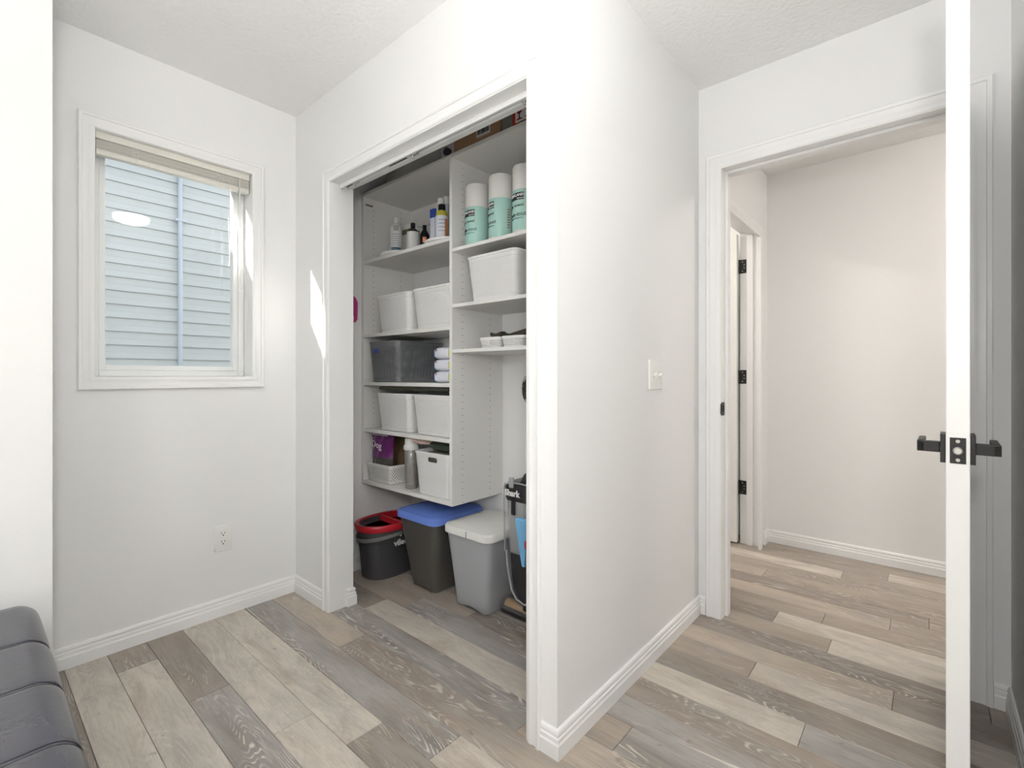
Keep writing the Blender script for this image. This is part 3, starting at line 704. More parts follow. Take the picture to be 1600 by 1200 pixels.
# ------------------------------------------------------------------ paper towels
TEALW = mat('towel_wrap', (172, 212, 203), .28, var=.5, vscale=9); TOW = mat('towel_paper', (234, 232, 228), .9, bump=.35, bscale=90)
INK = mat('black_ink', (30, 34, 36), .5); WINK = mat('white_ink', (240, 240, 240), .5); TINK = mat('teal_ink', (70, 130, 124), .5)
def towel(x, y, label, a_end, side=None):
    z = 1.7045; r = .0545
    t = thing('paper_towel_roll', (x, y, z), label, 'paper towels', 'paper towel rolls on the upper right shelf')
    b = MB(); b.lathe((x, y, z), [(.02, .001), (r - .004, 0), (r, .004), (r, .272), (r - .003, .278), (.022, .279), (.02, .270), (.02, .01)], 40); b.to('roll', TOW, t, smooth=True)
    b = MB(); b.lathe((x, y, z), [(r - .001, .004), (r + .0008, .004), (r + .0012, .172), (r + .0002, .173), (r - .001, .173)], 40); b.to('wrapper', TEALW, t, smooth=True)
    rr = r + .0015
    def fn(z0, k=0): return lambda u, v, w_: (x + (rr + w_ + k) * math.cos(R(a_end) + u / rr), y + (rr + w_ + k) * math.sin(R(a_end) + u / rr), z + z0 + v)
    def band(z0, z1, u0, u1, m, nm, k=0):
        b = MB(); n = 14
        rg = []
        for i in range(n + 1):
            u = u0 + (u1 - u0) * i / n; f = fn(0, k)
            rg.append([f(u, z0, 0), f(u, z1, 0), f(u, z1, .0006), f(u, z0, .0006)])
        b.loops(rg); return b.to(nm, m, t)
    band(.128, .158, -.075, 0, INK, 'logo_panel')
    text_part('KIRKLAND', .0150, WINK, t, fn(.143, .0008), align='RIGHT', bold=.0003)
    text_part('Signature', .0085, WINK, t, fn(.132, .0008), align='RIGHT')
    text_part('paper towel', .020, INK, t, fn(.100), align='RIGHT')
    text_part('essuie-tout', .024, INK, t, lambda u, v, w_, f=fn(.062): f(u + .010, v, w_), align='RIGHT')
    text_part('2 ply / 2 épaisseurs', .009, TINK, t, fn(.050), align='RIGHT')
    if side:
        band(.035, .130, side, side + .02, mat('grey_panel', (196, 196, 188), .5), 'nutrition_panel')
        for q in range(8): band(.042 + q * .011, .046 + q * .011, side + .002, side + .017, TINK, 'print_line', .0007)
towel(1.580, 1.589, 'leftmost paper towel roll, next to the divider', 214)
towel(1.572, 1.432, 'paper towel roll between the other two rolls', 190, .058)
towel(1.566, 1.287, 'rightmost paper towel roll, partly behind the closet casing', 213)

# ------------------------------------------------------------------ small baskets on right shelf
PB = perforated('white_basket_mesh', (236, 236, 233), .0085, .0075, .5, .5)
t2, _ = bin_((BF + .03, 1.4925, 1.229), 'small white mesh basket nearer the divider', PB, PB, w_=.125, d_=.25, h_=.050, tp=.006, holemargin=(.006, .010), nm='small_basket', r=.018, group='small white baskets', lip=.0025)
copy_thing(t2, (BF + .03 + .125, 1.357, 1.2295), 'small white mesh basket nearer the closet casing', 'small white baskets')
OL = mat('olive_nylon', (56, 60, 44), .7, bump=.3, bscale=80); BR = mat('dark_brown_case', (58, 52, 44), .6, bump=.2, bscale=50)
lump('dark_pouch', BF + .10, 1.495, 1.274, .035, .028, .030, BR, 'brown-black pouch in the small basket nearer the divider', 'pouch', seed=11, amp=.3)
lump('olive_pouch', BF + .12, 1.425, 1.285, .05, .024, .012, OL, 'olive pouch bridging the two small baskets', 'pouch', seed=12)
b = MB(); b.box(-.06, .06, -.055, .055, -.012, .012, .006, mtx=Matrix.Translation((BF + .13, 1.348, 1.292)) @ Matrix.Rotation(R(-10), 4, 'X')); tag(b.to('dark_case', BR, smooth=True), 'dark flat case on the small basket nearer the casing', 'case')

# ------------------------------------------------------------------ bottles on turntables
def turntable(x, y, label):
    t = thing('turntable', (x, y, 1.7635), label, 'turntable', 'white turntables')
    b = MB(); b.lathe((x, y, 1.7635), [(.09, 0), (.10, .002), (.10, .006), (.128, .008), (.134, .012), (.135, .024), (.131, .026), (.128, .014), (.02, .0135)], 48); b.to('tray', WP, t, smooth=True)
    return t
turntable(1.664, 2.255, 'white round turntable beside the left panel'); turntable(1.664, 1.865, 'white round turntable beside the divider')
TZ = 1.7775
BLB = mat('bottle_black', (28, 28, 30), .25); WLAB = mat('white_label', (222, 222, 220), .5); CAPW = mat('cap_white', (232, 232, 230), .4)
def bottle(x, y, h, r, cols, label, cap=(.011, .025), shoulder=.72, sx=1, sy=1, lab=(.1, .62)):
    body, capm, labm = cols
    t = thing('bottle', (x, y, TZ), label, 'bottle')
    hb = h - cap[1]
    b = MB(); b.lathe((x, y, TZ), [(r * .9, 0), (r, .004), (r, hb * shoulder), (r * .9, hb * (shoulder + .08)), (cap[0] * 1.1, hb * .96), (cap[0] * .85, hb)], 24, sx=sx, sy=sy); b.to('body', body, t, smooth=True)
    b = MB(); b.lathe((x, y, TZ + hb), [(cap[0], 0), (cap[0], cap[1] * .9), (cap[0] * .9, cap[1])], 20); b.to('cap', capm, t, smooth=True)
    if labm: b = MB(); b.lathe((x, y, TZ), [(r, h * lab[0]), (r + .0007, h * lab[0]), (r + .0007, h * lab[1]), (r, h * lab[1])], 24, sx=sx, sy=sy); b.to('bottle_label', labm, t, smooth=True)
    return t
def fr(x, y, r, dz0, h, w_, m, t, k=.0012, ang=None):
    """small printed patch on a round body, facing the room"""
    a0 = math.atan2(-y, -x) if ang is None else R(ang); b = MB(); rg = []; n = 6
    for i in range(n + 1):
        a = a0 + (i / n - .5) * w_ / r
        rg.append([(x + q * math.cos(a), y + q * math.sin(a), TZ + z) for q, z in ((r + k, dz0), (r + k, dz0 + h), (r + k + .0004, dz0 + h), (r + k + .0004, dz0))])
    b.loops(rg); return b.to('print_patch', m, t)
bt = bottle(1.590, 2.237, .205, .034, (mat('bottle_white', (214, 214, 210), .35), CAPW, None), 'white bottle with printed lines, nearest the left panel', (.014, .030), .80)
fr(1.590, 2.237, .034, .125, .028, .028, mat('faint_grey', (160, 162, 160), .6), bt, .0005)
for q in range(6): fr(1.590, 2.237, .034, .045 + q * .012, .003, .045, GP, bt, .0005)
fr(1.590, 2.237, .034, .006, .030, .055, mat('navy_green', (80, 100, 122), .5), bt, .0005)
# carton behind the white bottle
ct = thing('small_carton', (1.68, 2.255, TZ), 'white carton with green top print behind the white bottle', 'carton')
b = MB(); b.box(1.660, 1.730, 2.206, 2.300, TZ, TZ + .185, .001); b.to('carton_body', WLAB, ct)
GRN = mat('dull_green', (104, 112, 84), .6)
b = MB(); b.box(1.6585, 1.6605, 2.207, 2.299, TZ + .13, TZ + .158); b.box(1.660, 1.730, 2.2045, 2.2065, TZ + .13, TZ + .158); b.to('green_band', GRN, ct)
b = MB(); b.box(1.660, 1.730, 2.2045, 2.2062, TZ + .004, TZ + .07); b.to('grey_print', mat('grey_violet', (110, 106, 112), .6), ct)
bottle(1.602, 2.100, .150, .032, (BLB, BLB, WLAB), 'black bottle with a large white label, taller of the two black bottles', (.013, .024), .78, lab=(.03, .66))
bw = bpy.data.objects
b3 = bottle(1.622, 2.026, .128, .026, (BLB, BLB, None), 'small black bottle with a little orange mark, shorter of the two black bottles', (.010, .020), .66)
fr(1.622, 2.026, .026, .030, .030, .020, mat('orange_mark', (206, 128, 92), .5), b3, .0005)
for (x, y, h) in ((1.602, 2.100, .150), (1.622, 2.026, .128)):
    t = [o for o in bpy.data.objects if o.get('category') == 'bottle' and abs(o.location.x - x) < 1e-4][0]
    b = MB(); b.lathe((x, y, TZ + h + .0002), [(.0125, 0), (.0125, .007), (.011, .009)], 18); b.to('nozzle_cap', mat('cap_grey', (196, 196, 190), .5), t, smooth=True)
cb = thing('blue_white_box', (1.63, 1.939, TZ), 'tall blue and white box behind the yellow bottle', 'box')
b = MB(); b.box(1.602, 1.660, 1.921, 1.957, TZ, TZ + .190, .001); b.to('carton_body', mat('box_pale', (214, 218, 232), .45), cb)
b = MB(); b.box(1.601, 1.661, 1.920, 1.958, TZ + .145, TZ + .191, .001); b.to('blue_top', mat('royal_blue', (48, 74, 160), .45), cb)['label'] = 'royal blue top band'
b = MB(); b.box(1.603, 1.659, 1.9565, 1.9580, TZ, TZ + .146); b.to('violet_side', mat('violet_blue', (96, 100, 150), .5), cb)
YEL = mat('yellow_liquid', (190, 176, 70), .25)
yb = bottle(1.572, 1.829, .178, .031, (YEL, BLB, mat('pale_label', (206, 210, 216), .5)), 'yellow-green bottle with black cap and pale label, in front of the divider', (.018, .030), .84, lab=(.06, .66))
fr(1.572, 1.829, .031, .126, .014, .05, mat('olive_yellow', (170, 170, 50), .5), yb, .0006)
for q in range(4): fr(1.572, 1.829, .031, .04 + q * .018, .003, .035, GP, yb, .0012)
fr(1.572, 1.829, .031, .012, .09, .016, mat('orange_strip', (190, 120, 80), .5), yb, .0014, math.degrees(math.atan2(-1.829, -1.572)) + 42)
bottle(1.620, 1.891, .236, .026, (mat('amber', (190, 190, 180), .3), CAPW, mat('amber_edge', (200, 196, 188), .5)), 'tall bottle with white cap behind the yellow-green bottle', (.017, .034), .8)
bottle(1.716, 1.952, .285, .030, (mat('clear_grey', (198, 202, 208), .25), CAPW, None), 'tall bottle with a wide white cap half hidden by the divider', (.022, .040), .8)

# ------------------------------------------------------------------ bottom shelf: basket, treat bag, shaker, open bin
t3, _ = bin_((BF + .002, 2.3215, .5095), 'white slotted basket at the left end of the lowest shelf', PS, PS, w_=.234, d_=.26, h_=.104, tp=.008, holemargin=(.012, .013), nm='slotted_basket', r=.016, lip=.003)
def pouch(name, xc, yc, z0, hw, hgt, m, label, yaw=0, thick=.035, seed=1, split=None, m2=None):
    t = thing(name, (xc, yc, z0), label, 'bag'); rnd = random.Random(seed)
    ny_, nz_ = 15, 17
    def surf(s):
        g_ = []
        for j in range(nz_):
            v = j / (nz_ - 1); row = []
            for i in range(ny_):
                u = -1 + 2 * i / (ny_ - 1)
                th = thick * (1 - abs(u) ** 2.5) * max(0, (1 - v ** 3)) ** .6 * (.35 + .65 * min(1, v * 6 + .3)) + .0012
                wv = .004 * math.sin(9 * u + 7 * v + seed) + .003 * math.sin(17 * v - 5 * u + seed * 2)
                wd = hw * (1 - .10 * math.sin(v * 3.1))
                row.append((s * (th + wv * (s > 0)) + (wv if s < 0 else 0) * -1, wd * u, hgt * v))
            g_.append(row)
        return g_
    rings = []
    A, Bb = surf(1), surf(-1)
    for j in range(nz_):
        rings.append(A[j] + list(reversed(Bb[j])))
    def build(r0, r1, m_, nm):
        b = MB(); rg = []
        ca, sa = math.cos(R(yaw)), math.sin(R(yaw))
        for r_ in rings[r0:r1]: rg.append([(xc + p[0] * ca - p[1] * sa, yc + p[0] * sa + p[1] * ca, z0 + p[2]) for p in r_])
        b.loops(rg); return b.to(nm, m_, t, smooth=True)
    if split: build(0, split + 1, m2, 'bag_window'); build(split, nz_, m, 'bag_film')
    else: build(0, nz_, m, 'bag_film')
    return t
PUR = mat('purple_film', (104, 42, 104), .28, var=.6, vscale=14, bump=.4, bscale=18); SMK = mat('smoky_film', (84, 84, 82), .22, var=.9, vscale=18, bump=.5, bscale=22)
pb = pouch('treat_bag', 1.574, 2.338, .520, .106, .255, PUR, 'purple and grey bag reading Dog standing in the slotted basket', 0, .030, 4, 8, SMK)
text_part('Dog', .062, WINK, pb, lambda u, v, w_: (1.5335 - w_, 2.388 - u * .88, .706 + v * .85 - u * .08), bold=.0004)
b = MB()
for k in range(2): b.box(1.560, 1.564, 2.272, 2.425, .776 - k * .009, .7805 - k * .009)
b.to('white_print_strip', WINK, pb)
pouch('brown_bag', 1.655, 2.300, .512, .088, .262, mat('dark_kraft', (88, 70, 46), .6, var=.9, vscale=30, bump=.4, bscale=20), 'dark brown bag standing behind the purple bag', 0, .028, 8)
sh = thing('treat_jar', (1.572, 2.075, .5095), 'tall clear jar with white lid between the basket and the open bin', 'jar')
b = MB(); b.lathe((1.572, 2.075, .5095), [(.030, 0), (.0325, .004), (.033, .03), (.0305, .035), (.033, .045), (.037, .20), (.034, .205), (.033, .205), (.035, .198), (.031, .05), (.029, .006)], 32); b.to('jar_body', clearish('clear_plastic', (214, 212, 208), .26, .12), sh, smooth=True)
b = MB(); b.lathe((1.572, 2.075, .5105), [(.026, .004), (.028, .02), (.028, .12), (.024, .128)], 20); b.to('jar_contents', mat('brown_treats', (134, 112, 100), .8, var=.9, vscale=60, bump=.6, bscale=60), sh, smooth=True)
b = MB(); b.lathe((1.572, 2.075, .5095), [(.039, .205), (.041, .212), (.039, .226), (.034, .232), (.033, .262), (.030, .266)], 32); b.to('lid', CAPW, sh, smooth=True)
t4, tb = bin_((BF - .004, 1.855, .509), 'white open bin with a handle cut-out on the lowest shelf', WP, perforated('white_fine_mesh', (236, 236, 236), .0062, .0062, .28, .28), w_=.274, d_=.30, h_=.217, tp=.014, holemargin=(.02, .03))
c_ = MB(); c_.rloft([(0, 0, -.03, .036, .0125, .012), (0, 0, .03, .036, .0125, .012)], 5)
c_.bm.transform(Matrix.Translation((BF + .0, 1.845, .6905)) @ Matrix.Rotation(R(-90), 4, 'Y') @ Matrix.Rotation(R(90), 4, 'Z'))
cut(tb, c_)
b = MB(); rr_ = [(.036, .0125)]
rg = []
for o_ in ((.0365, .013, -.001), (.039, .0155, -.0022), (.0395, .016, .001), (.036, .0125, .002)):
    ring = []
    for qx, qy, a0 in ((1, 1, 0), (-1, 1, 90), (-1, -1, 180), (1, -1, 270)):
        for j in range(6):
            a = R(a0 + 90 * j / 5); r_ = o_[1] - .0005
            ring.append((BF + .0005 - .002 + o_[2], 1.845 + qx * (o_[0] - r_) + r_ * math.cos(a), .6905 + qy * (o_[1] - r_) + r_ * math.sin(a)))
    rg.append(ring)
rg.append(rg[0]); b.loops(rg, False, False); b.to('handle_rim', WP, t4, smooth=True)
GB = mat('dark_green_film', (74, 86, 74), .3, bump=.4, bscale=30, var=.7, vscale=20)
b = MB(); b.box(1.572, 1.775, 1.752, 1.955, .5125, .716, .012, 3); gb = tag(b.to('cardboard_pack', mat('dull_grey_pack', (128, 126, 118), .6), smooth=True), 'grey pack filling the open bin with the handle cut-out', 'pack')
lump('green_bag', 1.68, 1.855, .7475, .11, .132, .026, GB, 'dark green film bag lying on top of the open bin', 'bag', seed=21, amp=.06)
b = MB(); b.loops([[(1.532, 2.035, .782), (1.534, 2.03, .770), (1.560, 1.985, .752), (1.60, 1.94, .750), (1.60, 1.965, .776)], [(1.536, 2.036, .783), (1.538, 2.032, .771), (1.564, 1.987, .754), (1.604, 1.942, .752), (1.604, 1.967, .778)]])
tag(b.to('paper_corner', mat('pink_paper', (214, 186, 176), .6)), 'pinkish paper corner beside the white jar lid', 'paper')

# ------------------------------------------------------------------ top shelf
TS = 2.1505
pl = pouch('plastic_storage_bag', 1.66, 2.165, TS, .265, .235, mat('dark_clear_film', (208, 209, 205), .16, var=.95, vscale=9, bump=.8, bscale=11), 'dark bedding in a glossy clear bag at the left end of the top shelf', 0, .11, 31)
vb = pouch('vacuum_storage_bag', 1.63, 1.790, TS, .085, .22, mat('grey_film', (214, 216, 218), .25, var=.7, vscale=12, bump=.5, bscale=20), 'grey vacuum storage bag with a round valve on the top shelf', 0, .075, 37)
b = MB(); b.lathe((1.548, 1.770, TS + .045), [(.019, .02), (.019, -.003), (.013, -.004), (.012, 0), (.006, 0)], 24, 'x'); b.to('valve', mat('valve_grey', (88, 88, 90), .35), vb, smooth=True)
KR = mat('cardboard', (176, 142, 112), .75, var=.4, vscale=8, bump=.1, bscale=90)
cbx = thing('cardboard_box', (1.68, 1.548, TS), 'brown cardboard box with a barcode label on the top shelf', 'box')
b = MB(); b.box(1.535, 1.82, 1.402, 1.700, TS, TS + .20, .003); b.to('box_body', KR, cbx)
b = MB(); b.box(1.5335, 1.5355, 1.402, 1.70, TS + .022, TS + .026); b.box(1.5335, 1.5355, 1.425, 1.435, TS + .026, TS + .19); b.to('box_crease', mat('cardboard_edge', (176, 142, 112), .7), cbx)
b = MB(); b.box(1.5325, 1.5345, 1.462, 1.545, TS + .030, TS + .10); lb = b.to('label_sticker', WLAB, cbx)
b = MB()
yy = 1.468
while yy < 1.538: ww = random.choice((.0012, .002, .003)); b.box(1.5318, 1.5330, yy, yy + ww, TS + .040, TS + .090); yy += ww + random.choice((.0012, .002))
b.to('barcode', INK, lb)
gc = MB(); gc.box(1.54, 1.80, 1.338, 1.398, TS, TS + .17, .006, 3); tag(gc.to('grey_fabric_box', mat('grey_felt', (140, 140, 132), .9, bump=.5, bscale=120), smooth=True), 'narrow grey fabric box between the cardboard box and the red box', 'box')
rb = thing('red_box', (1.66, 1.22, TS), 'red box with a white fragile glass symbol on the top shelf', 'box')
RD = mat('red_print', (196, 62, 54), .45); MAR = mat('maroon_print', (140, 24, 44), .5)
b = MB(); b.box(1.535, 1.80, 1.110, 1.334, TS, TS + .16, .002); b.to('box_body', RD, rb)
b = MB(); b.box(1.5335, 1.5355, 1.225, 1.315, TS + .018, TS + .108); sy_ = b.to('symbol_panel', WINK, rb)
b = MB(); b.box(1.5335, 1.5355, 1.12, 1.285, TS + .0005, TS + .016); b.to('black_band', INK, rb)
def gl(yc, nm):
    b = MB(); z = TS + .026
    prof = [(-.015, 0), (.015, 0), (.015, .004), (.003, .007), (.003, .024), (.012, .030), (.016, .045), (.013, .066), (-.013, .066), (-.016, .045), (-.012, .030), (-.003, .024), (-.003, .007), (-.015, .004)]
    b.loops([[(1.5333, yc + p[0], z + p[1]) for p in prof], [(1.5326, yc + p[0], z + p[1]) for p in prof]]); b.to(nm, MAR, sy_)
gl(1.292, 'glass_symbol'); gl(1.248, 'glass_symbol')

# ------------------------------------------------------------------ magenta item on closet's left wall
mg = thing('magenta_duster', (1.440, 2.462, 1.40), 'magenta pouch hanging on the closet wall behind the jamb', 'pouch')
b = MB(); pr = [(1.375, 1.410), (1.47, 1.410), (1.480, 1.425), (1.482, 1.520), (1.470, 1.545), (1.43, 1.572), (1.375, 1.575)]
b.loops([[(p[0], 2.448, p[1]) for p in pr], [(p[0], 2.4655, p[1]) for p in pr]]); b.to('pouch_body', mat('magenta', (178, 62, 124), .5), mg)
b = MB(); b.box(1.38, 1.455, 2.446, 2.4485, 1.414, 1.440, .001); b.to('white_tag', WLAB, mg)

# ------------------------------------------------------------------ lidded bins on the floor
def tall_bin(name, f, bot, top, hgt, m, lidm, label, arch=.012):
    (bx_0, bx_1, by0, by1), (tx0, tx1, ty0, ty1) = bot, top
    cx, cy = (bx_0 + bx_1) / 2, (by0 + by1) / 2
    t = thing(name, (cx, cy, 0), label, 'lidded bin')
    def S(q, ins, z, r):
        x0, x1, y0, y1 = [a + (c - a) * q for a, c in zip(bot, top)]
        return ((x0 + x1) / 2, (y0 + y1) / 2, z, (x1 - x0) / 2 - ins, (y1 - y0) / 2 - ins, r)
    n = 8; secs = [S(0, .006, .001, .03)] + [S(i / n, 0, .006 + (hgt - .006) * i / n, .035) for i in range(n + 1)] + [S(1, .003, hgt, .035)] + [S(i / n, .003, .012 + (hgt - .012) * i / n, .033) for i in range(n - 1, -1, -1)]
    def zf(k, p, s_):
        if k <= 2 or k >= len(secs) - 1:
            u = abs(p[1] - s_[1]) / s_[4]
            if p[0] < s_[0] or True:
                lift = arch * 1.1 * max(0, 1 - (u / .62) ** 2) if u < .62 else 0
                lift *= (1 if k <= 1 else .6 if k == 2 else .5)
                return (p[0], p[1], p[2] + lift)
        return p
    b = MB(); b.rloft(secs, 6, zf); b.to('body', m, t, smooth=True)
    x0, x1, y0, y1 = top; lx, ly = (x0 + x1) / 2, (y0 + y1) / 2; hx, hy = (x1 - x0) / 2 + .012, (y1 - y0) / 2 + .012
    z = hgt
    b = MB(); b.rloft([(lx, ly, z - .016, hx - .003, hy - .003, .05), (lx, ly, z - .014, hx, hy, .05), (lx, ly, z + .012, hx, hy, .05), (lx, ly, z + .020, hx - .006, hy - .006, .046),
                       (lx, ly, z + .022, hx - .014, hy - .014, .04), (lx, ly, z + .0245, hx - .024, hy - .024, .034), (lx, ly, z + .031, hx - .038, hy - .038, .03), (lx, ly, z + .036, hx - .085, hy - .07, .02), (lx, ly, z + .037, .02, .015, .01)], 6)
    b.to('lid', lidm, t, smooth=True)
    return t
bb = tall_bin('blue_lidded_bin', 0, (1.572, 1.825, 1.880, 2.078), (1.512, 1.845, 1.812, 2.120), .385, mat('smoke_plastic', (84, 82, 78), .28, var=.4, vscale=5), mat('blue_lid', (104, 134, 212), .25), 'tall charcoal bin with a blue lid beside the black bucket')
GP2 = clearish('frosted_plastic', (218, 221, 226), .58, .3)
gbn = tall_bin('grey_lidded_bin', 0, (1.580, 1.840, 1.528, 1.745), (1.512, 1.845, 1.452, 1.742), .385, GP2, mat('pale_grey_lid', (226, 226, 222), .35), 'tall translucent grey bin with a pale grey lid beside the vacuum cleaner')
b = MB(); b.rloft([(1.709, 1.636, .022, .122, .100, .02), (1.695, 1.617, .20, .142, .120, .02), (1.695, 1.615, .214, .11, .09, .02)], 4); b.to('bin_contents', mat('kibble', (160, 150, 142), .9, var=.8, vscale=70, bump=.7, bscale=70), gbn, smooth=True)
b = MB(); b.box(1.4985, 1.502, 1.578, 1.581, .372, .400); b.to('latch_line', mat('latch_shadow', (110, 110, 106), .7), gbn)
# small litter specks
# ------------------------------------------------------------------ mop bucket
bk = thing('mop_bucket', (1.60, 2.318, 0), 'black oval mop bucket with a red wringer rim below the shelving', 'bucket')
BC = mat('bucket_black', (62, 62, 64), .45, bump=.1, bscale=80); RDP = mat('bucket_red', (176, 32, 44), .3); HG = mat('bucket_handle', (104, 105, 106), .4)
bcx, bcy = 1.600, 2.318
def ell(z, rx, ry, n=40): return [(bcx + rx * math.copysign(abs(math.cos(2 * math.pi * i / n)) ** .85, math.cos(2 * math.pi * i / n)), bcy + ry * math.copysign(abs(math.sin(2 * math.pi * i / n)) ** .85, math.sin(2 * math.pi * i / n)), z) for i in range(n)]
b = MB(); b.loops([ell(.001, .148, .098), ell(.006, .155, .104), ell(.20, .172, .116), ell(.205, .178, .120), ell(.255, .184, .124), ell(.272, .184, .124), ell(.272, .178, .118), ell(.20, .168, .110), ell(.012, .148, .096)]); b.to('body', BC, bk, smooth=True)
b = MB(); b.loops([ell(.262, .188, .128), ell(.264, .191, .131), ell(.290, .196, .136), ell(.298, .192, .132), ell(.297, .176, .116), ell(.270, .168, .108), ell(.262, .17, .11)]); b.to('red_rim', RDP, bk, smooth=True)['label'] = 'red wringer rim'
b = MB(); q = [(p[0] if p[0] < bcx + .02 else bcx + .02, p[1], p[2]) for p in ell(.291, .172, .112)]; q2 = [(bcx - .07 + (p[0] - bcx + .07) * .8, bcy + (p[1] - bcy) * .8, .20) for p in q]; q3 = [(bcx - .07 + (p[0] - bcx + .07) * .8, bcy + (p[1] - bcy) * .8, .205) for p in q]
b.loops([q2, q, [(bcx - .07 + (p[0] - bcx + .07) * .95, bcy + (p[1] - bcy) * .95, .290) for p in q], [(bcx - .07 + (p[0] - bcx + .07) * .76, bcy + (p[1] - bcy) * .76, .206) for p in q]]); b.to('wringer_basket', BC, bk, smooth=True)
b = MB(); b.box(bcx + .010, bcx + .026, bcy - .105, bcy + .105, .25, .294, .003); b.to('red_crossbar', RDP, bk)
b = MB(); pts = []
for i in range(25):
    a = R(95 + 170 * i / 24); s_ = math.sin(math.pi * i / 24)
    pts.append((bcx + .04 + .236 * math.cos(a), bcy + .137 * math.sin(a), .250 - .030 * s_))
rg = [[(p[0], p[1], p[2] - .010), (p[0] + .004, p[1], p[2] - .010), (p[0] + .004, p[1], p[2] + .010), (p[0], p[1], p[2] + .010)] for p in pts]
b.loops(rg); b.to('handle', HG, bk, smooth=True)['label'] = 'grey folded handle'
def bfn(u, v, w_):
    x = 1.548 + u; return (x, bcy - .1255 - w_ + .9 * max(0, abs(x - bcx) - .02) ** 2 * 2.2, .178 + v)
text_part('vileda', .047, WINK, bk, bfn, bold=.001)
b = MB(); zz_ = .222
b.loops([[(1.588 + dx, bcy - .1275, zz_ + dz) for dx, dz in ((-.010, .012), (0, 0), (.010, .012), (.005, .012), (0, .006), (-.005, .012))], [(1.588 + dx, bcy - .1268, zz_ + dz) for dx, dz in ((-.010, .012), (0, 0), (.010, .012), (.005, .012), (0, .006), (-.005, .012))]]); b.to('logo_mark', WINK, bk)

# ------------------------------------------------------------------ vacuum cleaner
vc = thing('vacuum_cleaner', (1.72, 1.395, 0), 'black and clear upright vacuum cleaner beside the grey bin', 'vacuum cleaner')
VB = mat('vacuum_black', (36, 36, 38), .3); VS = mat('vacuum_silver', (186, 188, 190), .3, metal=.5); VG = mat('vacuum_grey', (160, 162, 164), .35)
VC = clearish('vacuum_clear', (226, 228, 230), .28, .08); BLU = mat('tool_blue', (122, 184, 228), .35); VR = mat('vacuum_red', (190, 40, 48), .35)
vx, vy = 1.662, 1.322
def VS_(z, hx, hy, r=.035, dx=0): return (vx + dx, vy, z, hx, hy, r)
b = MB(); b.rloft([VS_(.100, .05, .050), VS_(.115, .062, .062), VS_(.20, .070, .078), VS_(.330, .072, .088), VS_(.335, .065, .08)], 6); b.to('motor_housing', VB, vc, smooth=True)
b = MB(); b.rloft([VS_(.330, .075, .090), VS_(.36, .078, .092), VS_(.575, .082, .098), VS_(.575, .078, .094), VS_(.36, .074, .088), VS_(.335, .070, .085)], 6); b.to('dust_cup', VC, vc, smooth=True)
b = MB(); b.lathe((vx, vy, .34), [(.030, 0), (.045, .05), (.045, .20), (.03, .235)], 24); b.to('cyclone', VG, vc, smooth=True)
b = MB(); b.rloft([VS_(.560, .084, .100), VS_(.575, .088, .104), VS_(.620, .088, .104), VS_(.636, .080, .096), VS_(.640, .05, .06)], 6); cap = b.to('cup_cap', VB, vc, smooth=True)
b = MB()
pts = [(vx - .0895, vy + yy_, zz2) for yy_, zz2 in [(.098, .33), (.098, .43), (.102, .55), (.100, .605), (.086, .632), (.05, .640), (0, .642), (-.05, .640), (-.086, .632), (-.100, .605), (-.102, .55), (-.098, .33)]]
b.tube([(p[0] + .012 if abs(p[1] - vy) > .09 else p[0], p[1], p[2]) for p in pts], .0035, 8)
b.tube([(vx - .076, vy + .090, .335), (vx - .074, vy + .082, .25), (vx - .070, vy + .064, .165), (vx - .064, vy + .04, .128), (vx - .060, vy, .115), (vx - .064, vy - .04, .128), (vx - .070, vy - .064, .165), (vx - .074, vy - .082, .25), (vx - .076, vy - .09, .335)], .0048, 8)
b.to('silver_trim', VS, vc, smooth=True)
b = MB(); b.box(vx - .097, vx - .082, vy + .036, vy + .060, .618, .664, .005, 3); b.to('latch', VG, vc, smooth=True)
b = MB(); b.box(vx - .092, vx - .082, vy + .028, vy + .052, .500, .562, .005, 3); b.to('release_tab', VB, vc, smooth=True)
text_part('Shark', .037, WINK, vc, lambda u, v, w_: (vx - .0890 - w_, vy + .088 - u, .583 + v), bold=.0014)
b = MB(); rg = []
for z, h_, x_ in ((.505, .022, -.112), (.50, .026, -.114), (.47, .024, -.112), (.38, .016, -.104), (.30, .006, -.096)):
    yo = vy - .030 + (z - .30) * .02
    rg.append([(vx + x_ - .01, yo - h_ * 1.3, z), (vx + x_ - .01, yo + h_ * .9, z), (vx + x_ + .012, yo + h_ * .9, z), (vx + x_ + .012, yo - h_ * 1.3, z)])
b.loops(rg); b.to('blue_tool', BLU, vc)['label'] = 'light blue crevice tool'
b = MB(); b.box(vx - .126, vx - .100, vy - .075, vy - .052, .385, .42, .006, 3); b.to('red_clip', VR, vc, smooth=True)
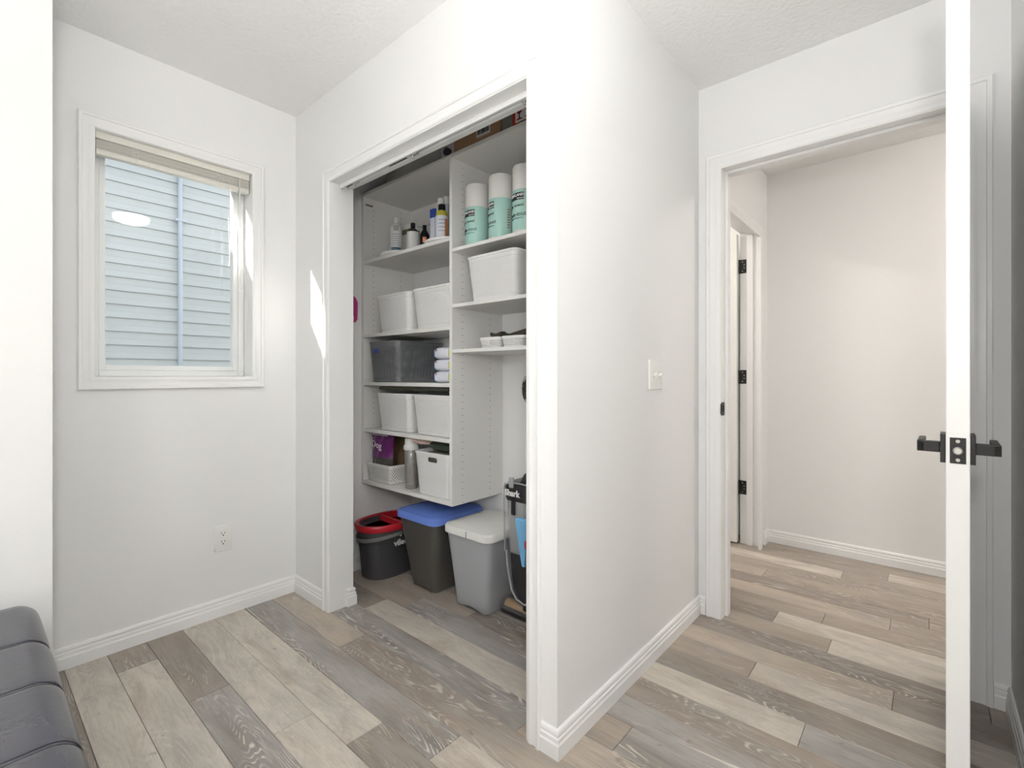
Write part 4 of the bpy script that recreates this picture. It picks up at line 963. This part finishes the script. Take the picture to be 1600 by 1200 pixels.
b = MB(); b.box(vx - .112, vx - .085, vy - .085, vy - .052, .28, .384, .004); b.to('brush_tool', VB, vc)
# carrying handle, neck, hose, wand
b = MB(); b.tube([(vx - .06, vy + .01, .636), (vx - .055, vy - .005, .668), (vx - .02, vy - .03, .70), (vx + .03, vy - .05, .71), (vx + .07, vy - .05, .68)], .013, 10); b.to('carry_handle', VB, vc, smooth=True)
b = MB(); b.tube([(vx + .05, vy + .03, .62), (vx + .045, vy + .035, .97)], .017, 12); b.to('wand', VS, vc, smooth=True)
b = MB(); b.tube([(vx + .045 + .0 * math.cos(R(a)), vy + .035 + .052 * math.cos(R(a)), 1.045 + .068 * math.sin(R(a))) for a in range(0, 360, 15)], .012, 10, True); b.to('loop_handle', VB, vc, smooth=True)
b = MB(); b.tube([(vx + .036, vy + .035 + .052 * math.cos(R(a)), 1.045 + .068 * math.sin(R(a))) for a in range(30, 330, 15)], .005, 8); b.to('handle_grip', VG, vc, smooth=True)
# floor nozzle
b = MB(); b.box(1.650, 1.80, 1.245, 1.512, .004, .040, .012, 3); b.to('nozzle_base', VB, vc, smooth=True)
b = MB(); ring0 = []
for a in range(0, 181, 15): ring0.append((1.690 - .044 * math.cos(R(a)), .030 + .046 * math.sin(R(a))))
b.loops([[(p[0], y, p[1]) for p in ring0] for y in (1.250, 1.255, 1.50, 1.508)]); b.to('nozzle_window', clearish('nozzle_clear', (230, 228, 224), .10, .1), vc, smooth=True)
b = MB(); b.lathe((1.690, 1.262, .034), [(.028, 0), (.030, .01), (.030, .22), (.028, .232)], 20, 'y'); b.to('brush_roll', mat('tan_brush', (190, 156, 112), .6, var=.6, vscale=30), vc, smooth=True)
b = MB(); b.box(1.735, 1.79, 1.27, 1.50, .040, .080, .014, 3); b.box(vx - .03, vx + .03, vy - .04, vy + .04, .06, .105, .012, 3); b.to('neck_joint', VB, vc, smooth=True)
for y in (1.262, 1.495):
    b = MB(); b.lathe((1.80, y - .008, .022), [(.02, 0), (.022, .003), (.022, .013), (.02, .016)], 20, 'y'); b.to('wheel', VB, vc, smooth=True)
